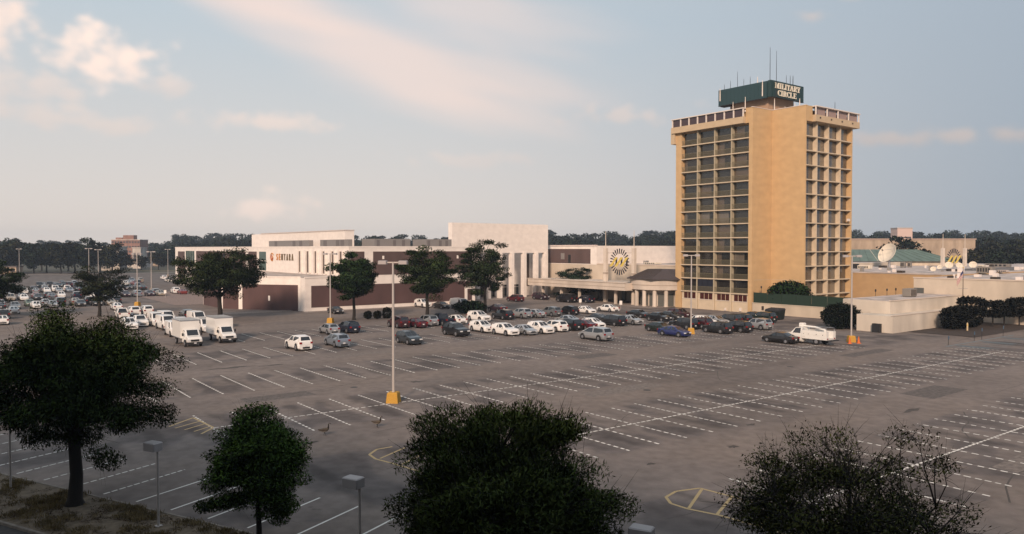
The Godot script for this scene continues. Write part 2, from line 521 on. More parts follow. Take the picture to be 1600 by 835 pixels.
	var patio := shrub_mesh(Vector3(4.0, 2.2, 2.6), 4200, 0.26, Color(0.030, 0.060, 0.022), 35)
	shrub("patio_bush", "bushy green shrub peeking over the green fence at the tower", site(129.2, 84.2, 1.9), patio, 4.0)
	var long_hedge := shrub_mesh(Vector3(5.6, 1.75, 1.7), 6500, 0.2, Color(0.020, 0.021, 0.018), 36, 0.35)
	var t := thing("clipped_hedge", "long clipped dark hedge against the low white annex", "hedge", site(128.5, 53.4), SITE)
	part(t, "foliage", long_hedge, leaf_material())
	var box_hedge := shrub_mesh(Vector3(1.9, 1.4, 1.7), 2600, 0.2, Color(0.020, 0.021, 0.018), 37, 0.4)
	var topiary := [[130.9, 53.0, "large rounded dark topiary at the foot of the flagpole"], [134.2, 51.2, "squared dark topiary second from the flagpole"], [137.0, 50.6, "squared dark topiary third from the flagpole"], [139.4, 49.3, "tallest peaked dark topiary at the end of the clipped row"]]
	for i in 4:
		var b := thing("topiary", topiary[i][2], "shrub", site(topiary[i][0], topiary[i][1]), 30.0 * i, "clipped topiary by the flagpole")
		var o := part(b, "foliage", box_hedge, leaf_material())
		o.scale = Vector3(1.0, [1.05, 0.95, 0.95, 1.1][i], 1.0)
		o.position.y = 1.5 if i else 1.9
		var w := MB.new()
		w.tube([Vector3(0, -0.05, 0), Vector3(0.05, 2.0, 0), Vector3(0, 3.4, 0.05)], [0.13, 0.1, 0.05], 6)
		part(b, "stem", w.mesh(), mats["bark"])

func build_far_trees() -> void:
	var kinds := []
	for i in 4:
		kinds.append(tree_meshes({"h": 2.8, "c": 8.3, "r": Vector3(6.2 + i * 0.5, 6.4 - i * 0.4, 6.0), "tr": 0.4, "k": 70, "l": 34, "s": 0.62, "cr": 2.4, "col": Color(0.022 + 0.003 * i, 0.032, 0.020), "limbs": 7, "skirt": 0.9, "lobe": 1.4, "thin": 0.5}, 200 + i))
	var row := [[-45, 372], [-18, 385], [8, 378], [30, 390], [52, 380], [72, 392], [94, 376], [116, 388], [136, 380], [156, 396], [175, 384], [-70, 380], [20, 415], [64, 420], [106, 418], [146, 425]]
	for i in row.size():
		place_tree("far_tree", "dark broadleaf tree in the row along the far lot edge", kinds[i % 4], Vector3((row[i][0] - 800) / 1200.0 * row[i][1], 0, -row[i][1]), 57.0 * i, Vector3(1, rng.randf_range(0.95, 1.2), 1), "trees along the far lot edge")
	var isl := [[196, 430, 0.62, "small dark tree nearest the white wedge-fronted store"], [220, 436, 0.6, "small dark tree, middle one on the far grass island"], [247, 440, 0.72, "small dark tree on the far grass island by the white pillar"], [262, 470, 0.85, "dark tree directly behind the far grass island's end"]]
	for i in 4:
		place_tree("island_tree", isl[i][3], kinds[(i + 1) % 4], Vector3((isl[i][0] - 800) / 1200.0 * isl[i][1], 0, -isl[i][1]), 40.0 * i, Vector3.ONE * isl[i][2], "small trees on the far grass island")
	var right := [[1405, 322, 1.15, "large dark tree behind the green roof"], [1428, 330, 1.0, "rounded dark tree at the beige store's corner"], [1352, 300, 0.55, "small tree at the edge of the green roof"], [1528, 300, 0.95, "dark tree beside the far pylon pair"], [1560, 285, 0.8, "olive green tree in front of the dark trees beyond the mall roof"], [1592, 300, 1.0, "dark tree at the photo's edge beyond the mall roof"], [1545, 360, 1.2, "tall dark tree behind the olive green one"], [1610, 350, 1.3, "tallest dark tree past the mall roof's end"], [1575, 400, 1.1, "dark tree between two taller ones past the mall roof"], [1632, 290, 1.0, "dark tree just beyond the photo's edge"], [1016, 300, 0.62, "dark tree among the pale houses behind the mall"], [1048, 330, 0.7, "dark tree beside the far white house and the tower"], [925, 520, 0.8, "dark tree behind the brown wing's parapet"]]
	for i in right.size():
		place_tree("background_tree", right[i][3], kinds[i % 4], Vector3((right[i][0] - 800) / 1200.0 * right[i][1], 0, -right[i][1]), 70.0 * i, Vector3.ONE * right[i][2], "trees beyond the mall")
	# the wood along the skyline
	var crown := MultiMesh.new()
	crown.transform_format = MultiMesh.TRANSFORM_3D
	crown.use_colors = true
	crown.mesh = kinds[0][1]
	var places := []
	rng.seed = 77
	for i in 620:
		var z := rng.randf_range(520.0, 900.0)
		var px := rng.randf_range(-120.0, 1720.0)
		if px > 150.0 and px < 240.0 and z < 640.0: continue
		places.append([Vector3((px - 800.0) / 1200.0 * z, rng.randf_range(-2.0, 2.0), -z), rng.randf_range(0.95, 1.45) * (1.36 if px > 850 else (0.86 if px < 260 else 1.16)) * z / 760.0])
	crown.instance_count = places.size()
	for i in places.size():
		var s: float = places[i][1]
		crown.set_instance_transform(i, Transform3D(Basis(Vector3.UP, rng.randf() * TAU).scaled(Vector3(s * 1.15, s, s * 1.15)), places[i][0]))
		crown.set_instance_color(i, Color.WHITE * rng.randf_range(0.75, 1.3))
	var o := MultiMeshInstance3D.new()
	o.name = "woodland"
	o.multimesh = crown
	o.material_override = leaf_material()
	o.set_meta("kind", "stuff")
	tag(o, "far-off band of woodland along the whole skyline", "woodland")
	add_child(o)

# ---------------------------------------------------------------- vehicles
# A vehicle's own frame: +x is its front, y up, z across; stations run from tail to nose: [x, top height, top half width share, bottom height].

const KINDS := {
	"sedan": {"l": 4.75, "w": 0.91, "belt": 0.93, "r": 0.33, "axle": [-1.38, 1.42], "st": [[-2.36, 0.72, 0.86], [-2.26, 0.98, 0.9], [-1.72, 1.05, 0.9], [-0.85, 1.42, 0.68], [-0.1, 1.47, 0.70], [0.45, 1.42, 0.70], [1.22, 0.99, 0.88], [2.0, 0.86, 0.88], [2.30, 0.66, 0.78]], "cabin": [2, 6]},
	"hatch": {"l": 4.2, "w": 0.88, "belt": 0.95, "r": 0.33, "axle": [-1.27, 1.28], "st": [[-2.08, 0.75, 0.88], [-2.02, 1.02, 0.9], [-1.86, 1.10, 0.88], [-1.45, 1.45, 0.70], [-0.3, 1.52, 0.72], [0.35, 1.46, 0.70], [1.15, 1.02, 0.88], [1.8, 0.88, 0.86], [2.06, 0.68, 0.78]], "cabin": [2, 6]},
	"suv": {"l": 4.75, "w": 0.95, "belt": 1.10, "r": 0.38, "axle": [-1.38, 1.42], "st": [[-2.36, 0.85, 0.9], [-2.32, 1.10, 0.92], [-2.22, 1.20, 0.9], [-1.92, 1.66, 0.76], [-0.6, 1.76, 0.78], [0.30, 1.68, 0.77], [1.08, 1.16, 0.9], [2.02, 1.02, 0.9], [2.34, 0.78, 0.82]], "cabin": [2, 6]},
	"minivan": {"l": 5.1, "w": 0.98, "belt": 1.06, "r": 0.35, "axle": [-1.48, 1.55], "st": [[-2.52, 0.85, 0.9], [-2.48, 1.08, 0.92], [-2.40, 1.18, 0.9], [-2.16, 1.66, 0.78], [-0.6, 1.76, 0.80], [0.55, 1.68, 0.78], [1.75, 1.08, 0.88], [2.25, 0.92, 0.86], [2.50, 0.70, 0.78]], "cabin": [2, 6]},
	"van": {"l": 5.6, "w": 1.0, "belt": 1.22, "r": 0.38, "axle": [-1.75, 1.75], "st": [[-2.78, 0.9, 0.94], [-2.76, 1.2, 0.96], [-2.74, 1.30, 0.95], [-2.66, 2.02, 0.84], [-0.6, 2.08, 0.86], [1.05, 2.02, 0.84], [1.75, 1.26, 0.92], [2.50, 1.10, 0.92], [2.78, 0.85, 0.88]], "cabin": [2, 6]},
	"pickup": {"l": 5.6, "w": 0.98, "belt": 1.14, "r": 0.40, "axle": [-1.75, 1.75], "st": [[-2.78, 0.95, 0.95], [-2.76, 1.14, 0.96], [-0.62, 1.14, 0.96], [-0.50, 1.80, 0.76], [0.2, 1.86, 0.78], [0.72, 1.80, 0.76], [1.30, 1.20, 0.9], [2.45, 1.10, 0.92], [2.76, 0.85, 0.88]], "cabin": [2, 6]},
}

func ring(st: Array, w: float, belt: float) -> Array:
	var x: float = st[0]
	var top: float = st[1]
	var wt: float = w * st[2]
	var b := minf(belt, top - 0.04)
	var nose := clampf((absf(x) - 2.0) * 0.5, 0.0, 0.12)
	var ww := w - nose
	wt = minf(wt, ww - 0.02)
	return [Vector3(x, 0.24, ww - 0.12), Vector3(x, 0.36, ww - 0.02), Vector3(x, 0.62, ww), Vector3(x, b, ww - 0.04), Vector3(x, top - 0.035, wt), Vector3(x, top, wt - 0.13), Vector3(x, top + 0.015, 0.0),
		Vector3(x, top, -wt + 0.13), Vector3(x, top - 0.035, -wt), Vector3(x, b, -ww + 0.04), Vector3(x, 0.62, -ww), Vector3(x, 0.36, -ww + 0.02), Vector3(x, 0.24, -ww + 0.12)]

func pane_between(a: Vector3, b: Vector3, c: Vector3, d: Vector3, inset: float, out: float) -> ArrayMesh:
	var mid := (a + b + c + d) / 4.0
	var k := (c - a).cross(b - a).normalized()
	if k.dot(mid - Vector3(mid.x * 0.6, 0.8, 0)) < 0.0: k = -k
	var p := []
	for q in [a, b, c, d]: p.append(q + (mid - q).normalized() * inset + k * out)
	var m := MB.new()
	m.quad_toward(p[0], p[1], p[2], p[3], k)
	return m.mesh()

func car_shapes(kind: String) -> Dictionary:
	if cache.has("car_" + kind): return cache["car_" + kind]
	var d: Dictionary = KINDS[kind]
	var rings := []
	for s in d.st: rings.append(ring(s, d.w, d.belt))
	var body := MB.new()
	body.loft(rings, true, true)
	var out := {"body": body.mesh(), "panes": []}
	var c0: int = d.cabin[0]
	var c1: int = d.cabin[1]
	# windscreen and rear window
	var a: Array = rings[c1]; var b: Array = rings[c1 - 1]
	out.panes.append(["windscreen", pane_between(a[5], a[7], b[7], b[5], 0.07, 0.012)])
	a = rings[c0]; b = rings[c0 + 1]
	if kind != "van": out.panes.append(["rear_window", pane_between(a[5], a[7], b[7], b[5], 0.07, 0.012)])
	for side in [[3, 4], [9, 8]]:
		var lo: int = side[0]; var hi: int = side[1]
		var f: Array = rings[c1]; var g: Array = rings[c1 - 1]; var r0: Array = rings[c0]; var r1: Array = rings[c0 + 1]; var md: Array = rings[c0 + 2]
		var inner: Array = rings[c1 - 1]
		# front door window: belt points at the screen's foot and the middle pillar
		var base_f: Vector3 = inner[lo].lerp(f[lo], 0.72)
		var split := 0.0 if kind != "van" else 0.55
		var mx: float = lerpf(md[lo].x, inner[lo].x, split) + 0.25
		var mlo := Vector3(mx, inner[lo].y, md[lo].z)
		var mhi := Vector3(mx, lerpf(md[hi].y, inner[hi].y, 0.5), md[hi].z)
		out.panes.append(["side_window", pane_between(base_f, inner[hi], mhi, mlo, 0.06, 0.012)])
		if kind != "van":
			var rl: Vector3 = r0[lo].lerp(r1[lo], 0.45 if kind != "pickup" else 0.9)
			rl.y = inner[lo].y
			out.panes.append(["side_window", pane_between(Vector3(mx - 0.08, mlo.y, mlo.z), Vector3(mx - 0.08, mhi.y, mhi.z), r1[hi], rl, 0.06, 0.012)])
	var n: Array = rings[-2]; var q: Array = rings[-1]
	var lamp := MB.new()
	lamp.box(Vector3(-0.10, -0.075, -0.2), Vector3(0.06, 0.075, 0.2))
	out.lamp = lamp.mesh()
	var tail := MB.new()
	tail.box(Vector3(-0.05, -0.11, -0.14), Vector3(0.10, 0.11, 0.14))
	out.tail = tail.mesh()
	var plate := MB.new()
	plate.box(Vector3(-0.02, -0.08, -0.16), Vector3(0.02, 0.08, 0.16))
	out.plate = plate.mesh()
	var grille := MB.new()
	grille.box(Vector3(-0.05, -0.10, -0.46), Vector3(0.05, 0.10, 0.46))
	out.grille = grille.mesh()
	cache["car_" + kind] = out
	return out

func wheel_shapes(r: float) -> Array:
	var key := "wheel_%.2f" % r
	if cache.has(key): return cache[key]
	var t := MB.new()
	t.tube([Vector3(0, 0, -0.11), Vector3(0, 0, -0.08), Vector3(0, 0, 0.08), Vector3(0, 0, 0.11)], [r - 0.04, r, r, r - 0.04], 14)
	var h := MB.new()
	h.tube([Vector3(0, 0, 0.08), Vector3(0, 0, 0.125), Vector3(0, 0, 0.13)], [r * 0.66, r * 0.64, r * 0.5], 10)
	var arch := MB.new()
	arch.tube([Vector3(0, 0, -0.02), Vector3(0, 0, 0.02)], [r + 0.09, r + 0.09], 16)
	cache[key] = [t.mesh(), h.mesh(), arch.mesh()]
	return cache[key]

func add_wheels(root: Node3D, r: float, axles: Array, half: float) -> void:
	var s := wheel_shapes(r)
	for x in axles:
		for side in [1.0, -1.0]:
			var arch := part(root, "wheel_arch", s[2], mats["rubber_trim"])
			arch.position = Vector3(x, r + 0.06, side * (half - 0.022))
			var w := part(root, "wheel", s[0], mats["tyre"])
			w.position = Vector3(x, r, side * (half - 0.085))
			w.rotation_degrees.y = 0.0 if side > 0.0 else 180.0
			part(w, "rim", s[1], mats["alloy"])

func car(kind: String, color: Material, label: String, u: float, v: float, away: bool, group: String, small := false) -> void:
	var names := {"sedan": ["parked_car", "car"], "hatch": ["parked_car", "car"], "suv": ["parked_suv", "suv"], "minivan": ["parked_minivan", "minivan"], "van": ["cargo_van", "van"], "pickup": ["pickup_truck", "pickup"]}
	var d: Dictionary = KINDS[kind]
	var s := car_shapes(kind)
	# +x of the vehicle points along +v (away) or -v
	var o := thing(names[kind][0], label, names[kind][1], site(u, v), SITE + (90.0 if away else -90.0) + rng.randf_range(-2.2, 2.2), group)
	o.scale = Vector3(rng.randf_range(0.95, 1.04), rng.randf_range(0.95, 1.06), rng.randf_range(0.97, 1.02))
	part(o, "body", s.body, color)
	for p in s.panes: part(o, p[0], p[1], mats["car_glass"])
	add_wheels(o, d.r, d.axle, d.w)
	var st: Array = d.st
	var nose: float = st[-1][0]
	for side in [1.0, -1.0]:
		var a := part(o, "headlight", s.lamp, mats["headlight"])
		a.position = Vector3(nose - 0.02, st[-1][1] - 0.02, side * (d.w - 0.36))
		var b := part(o, "tail_light", s.tail, mats["tail_light"])
		b.position = Vector3(st[0][0] - 0.0, st[1][1] - 0.14, side * (d.w - 0.24))
	if small: return
	var g := part(o, "grille", s.grille, mats["rubber_trim"])
	g.position = Vector3(nose - 0.02, 0.52, 0)
	var p := part(o, "licence_plate", s.plate, mats["plate"])
	p.position = Vector3(st[0][0], 0.62, 0)
	var bump := part(o, "bumper", s.grille, mats["rubber_trim"])
	bump.position = Vector3(st[0][0] + 0.02, 0.40, 0)
	if kind == "pickup":
		var bed := MB.new()
		bed.box(Vector3(-2.62, 1.135, -0.78), Vector3(-0.72, 1.165, 0.78))
		part(o, "bed_cover", bed.mesh(), mats["rubber_trim"])
	for side in [1.0, -1.0]:
		var mm := MB.new()
		mm.soft_box(Vector3(-0.08, -0.07, -0.1), Vector3(0.08, 0.08, 0.1), 0.03)
		var mirror := part(o, "mirror", cache_mesh("mirror", mm), color)
		mirror.position = Vector3(st[-3][0] - 0.42, d.belt + 0.08, side * (d.w + 0.08))

func cache_mesh(key: String, m: MB) -> Mesh:
	if not cache.has(key): cache[key] = m.mesh()
	return cache[key]

func box_truck(label: String, u: float, v: float) -> void:
	var o := thing("box_truck", label, "truck", site(u, v), SITE - 90.0, "white box trucks")
	var m := MB.new()
	m.box(Vector3(-3.1, 0.95, -1.17), Vector3(1.15, 3.22, 1.17))
	var cargo := part(o, "cargo_box", m.mesh(), mats["paint_truck_white"])
	var trim := MB.new()
	for z in [-1.18, 1.18]:
		trim.box(Vector3(-3.12, 3.14, z - 0.03), Vector3(1.17, 3.24, z + 0.03))
		trim.box(Vector3(-3.12, 0.93, z - 0.03), Vector3(1.17, 1.02, z + 0.03))
	for x in [-3.11, 1.16]: trim.box(Vector3(x - 0.03, 3.14, -1.2), Vector3(x + 0.03, 3.25, 1.2))
	part(cargo, "corner_trim", trim.mesh(), mats["alloy"])
	box_part(cargo, "roll_door", mats["paint_truck_white"], Vector3(-3.14, 1.05, -1.05), Vector3(-3.10, 3.08, 1.05))
	# cab: stations from the box to the nose
	var cab := MB.new()
	var rings := []
	for s in [[1.18, 2.12, 0.84], [1.6, 2.16, 0.84], [2.0, 2.08, 0.84], [2.62, 1.38, 0.92], [3.3, 1.24, 0.9], [3.55, 0.95, 0.86]]:
		rings.append(ring([s[0], s[1], s[2]], 1.0, 1.32))
	for r in rings:
		for k in r.size(): r[k] = Vector3(r[k].x, r[k].y + 0.16 * clampf((1.0 - r[k].y) * 2.0, 0.0, 1.0), r[k].z)
	cab.loft(rings, true, true)
	var c := part(o, "cab", cab.mesh(), mats["paint_truck_white"])
	part(c, "windscreen", pane_between(rings[3][5], rings[3][7], rings[2][7], rings[2][5], 0.06, 0.015), mats["car_glass"])
	for side in [[3, 4], [9, 8]]:
		part(c, "side_window", pane_between(rings[2][side[0]].lerp(rings[3][side[0]], 0.6), rings[2][side[1]], rings[0][side[1]] + Vector3(0.1, 0, 0), rings[0][side[0]] + Vector3(0.1, 0, 0), 0.06, 0.015), mats["car_glass"])
	box_part(c, "grille", mats["rubber_trim"], Vector3(3.5, 0.72, -0.5), Vector3(3.58, 0.98, 0.5))
	for z in [-0.7, 0.7]:
		var h := MB.new()
		h.box(Vector3(3.44, 0.78, z - 0.16), Vector3(3.575, 1.0, z + 0.16))
		part(c, "headlight", h.mesh(), mats["headlight"])
		var mr := MB.new()
		mr.box(Vector3(2.15, 1.35, z * 1.62 - 0.1), Vector3(2.25, 1.72, z * 1.62 + 0.1))
		part(c, "mirror", mr.mesh(), mats["rubber_trim"])
	box_part(o, "bumper", mats["rubber_trim"], Vector3(3.42, 0.42, -0.98), Vector3(3.66, 0.66, 0.98))
	box_part(o, "chassis", mats["rubber_trim"], Vector3(-3.0, 0.55, -0.5), Vector3(1.6, 0.94, 0.5))
	box_part(o, "licence_plate", mats["plate"], Vector3(3.665, 0.46, -0.16), Vector3(3.68, 0.60, 0.16))
	add_wheels(o, 0.40, [-1.75, 2.55], 1.02)

func utility_truck(label: String, u: float, v: float) -> void:
	var o := thing("utility_truck", label, "truck", site(u, v), SITE + 90.0)
	var w: StandardMaterial3D = mats["paint_truck_white"]
	var rings := []
	for s in [[0.35, 2.05, 0.8], [0.5, 2.1, 0.82], [1.35, 2.05, 0.80], [2.0, 1.34, 0.92], [2.9, 1.26, 0.92], [3.15, 0.95, 0.88]]:
		rings.append(ring(s, 1.02, 1.3))
	var cab := MB.new()
	cab.loft(rings, true, true)
	var c := part(o, "cab", cab.mesh(), w)
	part(c, "windscreen", pane_between(rings[3][5], rings[3][7], rings[2][7], rings[2][5], 0.06, 0.015), mats["car_glass"])
	for side in [[3, 4], [9, 8]]:
		part(c, "side_window", pane_between(rings[2][side[0]].lerp(rings[3][side[0]], 0.6), rings[2][side[1]], rings[1][side[1]], rings[1][side[0]], 0.06, 0.015), mats["car_glass"])
	for z in [-0.72, 0.72]:
		box_part(c, "headlight", mats["headlight"], Vector3(3.08, 0.78, z - 0.15), Vector3(3.18, 0.98, z + 0.15))
	box_part(o, "bumper", mats["rubber_trim"], Vector3(3.1, 0.45, -1.0), Vector3(3.3, 0.68, 1.0))
	var body := MB.new()
	body.box(Vector3(-3.2, 0.72, -1.08), Vector3(0.3, 1.78, -0.55))
	body.box(Vector3(-3.2, 0.72, 0.55), Vector3(0.3, 1.78, 1.08))
	body.box(Vector3(-3.2, 0.72, -0.55), Vector3(0.28, 0.95, 0.55))
	var sb := part(o, "service_body", body.mesh(), w)
	for side in [-1.0, 1.0]:
		for x in [-3.1, -2.2, -0.95, -0.25]:
			var wide := 0.8 if x < -2.0 else 0.5
			box_part(sb, "locker_door", w, Vector3(x, 1.0 if absf(x + 1.6) > 0.7 else 1.25, side * 1.095 - 0.012), Vector3(x + wide, 1.68, side * 1.095 + 0.012))
			box_part(sb, "latch", mats["rubber_trim"], Vector3(x + wide * 0.45, 1.3, side * 1.115 - 0.01), Vector3(x + wide * 0.55, 1.4, side * 1.115 + 0.01))
	var boom := MB.new()
	boom.tube([Vector3(-2.3, 1.9, 0.1), Vector3(-0.9, 2.16, 0.1), Vector3(0.9, 2.24, 0.1)], [0.15, 0.15, 0.12], 6)
	part(o, "boom", boom.mesh(), w)
	var post := MB.new()
	post.tube([Vector3(-2.3, 0.95, 0.1), Vector3(-2.3, 1.95, 0.1)], [0.24, 0.2], 8)
	part(o, "turret", post.mesh(), w)
	var bucket := MB.new()
	bucket.soft_box(Vector3(0.6, 2.12, -0.3), Vector3(1.25, 2.62, 0.5), 0.08)
	part(o, "bucket", bucket.mesh(), w)
	var rack := MB.new()
	for z in [-0.9, 0.9]:
		rack.tube([Vector3(-3.1, 1.78, z), Vector3(-3.1, 2.2, z), Vector3(0.2, 2.2, z), Vector3(0.2, 1.78, z)], [0.035, 0.035, 0.035, 0.035], 5)
	part(o, "ladder_rack", rack.mesh(), mats["alloy"])
	box_part(o, "rear_platform", mats["rubber_trim"], Vector3(-3.75, 0.6, -1.0), Vector3(-3.2, 0.7, 1.0))
	for z in [-0.8, 0.8]: box_part(o, "tail_light", mats["tail_light"], Vector3(-3.24, 0.8, z - 0.12), Vector3(-3.2, 0.95, z + 0.12))
	add_wheels(o, 0.42, [-1.75, 2.05], 1.04)

func build_cars() -> void:
	mat("tyre", 0.012, 0.012, 0.013, 0.9)
	mat("rubber_trim", 0.015, 0.015, 0.017, 0.7)
	mat("alloy", 0.42, 0.42, 0.44, 0.4, 0.8)
	mat("headlight", 0.62, 0.64, 0.66, 0.15)
	mat("tail_light", 0.22, 0.012, 0.012, 0.25)
	mat("plate", 0.6, 0.6, 0.62, 0.5)
	mat("car_glass", 0.010, 0.012, 0.015, 0.06)
	mats["car_glass"].metallic_specular = 0.7
	paint("truck_white", 0.72, 0.71, 0.68, 0.0)
	var tones := {"white": paint("white", 0.74, 0.73, 0.71, 0.0), "silver": paint("silver", 0.40, 0.41, 0.42, 0.6), "grey": paint("grey", 0.17, 0.18, 0.19, 0.5), "slate": paint("slate", 0.035, 0.045, 0.055, 0.4), "bluesilver": paint("bluesilver", 0.24, 0.28, 0.33, 0.5),
		"black": paint("black", 0.010, 0.010, 0.012, 0.2), "charcoal": paint("charcoal", 0.035, 0.036, 0.040, 0.4), "navy": paint("navy", 0.012, 0.016, 0.034, 0.3), "blue": paint("blue", 0.018, 0.028, 0.13, 0.35), "darkred": paint("darkred", 0.050, 0.010, 0.014, 0.3),
		"maroon": paint("maroon", 0.09, 0.012, 0.020, 0.3), "plum": paint("plum", 0.035, 0.016, 0.028, 0.3), "green": paint("green", 0.10, 0.14, 0.09, 0.3), "darkgreen": paint("darkgreen", 0.012, 0.020, 0.016, 0.3), "red": paint("red", 0.20, 0.03, 0.025, 0.2), "tan": paint("tan", 0.36, 0.31, 0.25, 0.4)}
	rng.seed = 900
	for c in CARS:
		car(c[3], tones[c[4]], c[5], c[0], c[1], c[2] > 0, "cars in the far block" if c[1] > 210.0 else "vehicles parked in the lot", c[1] > 210.0)
	box_truck("white box truck nearest the large verge tree", 26.2, 104.8)
	box_truck("white box truck beside the wide tree, second of the pair", 30.9, 106.2)
	utility_truck("white bucket truck with a folded boom beside the cone at the lamp", 91.8, 57.0)

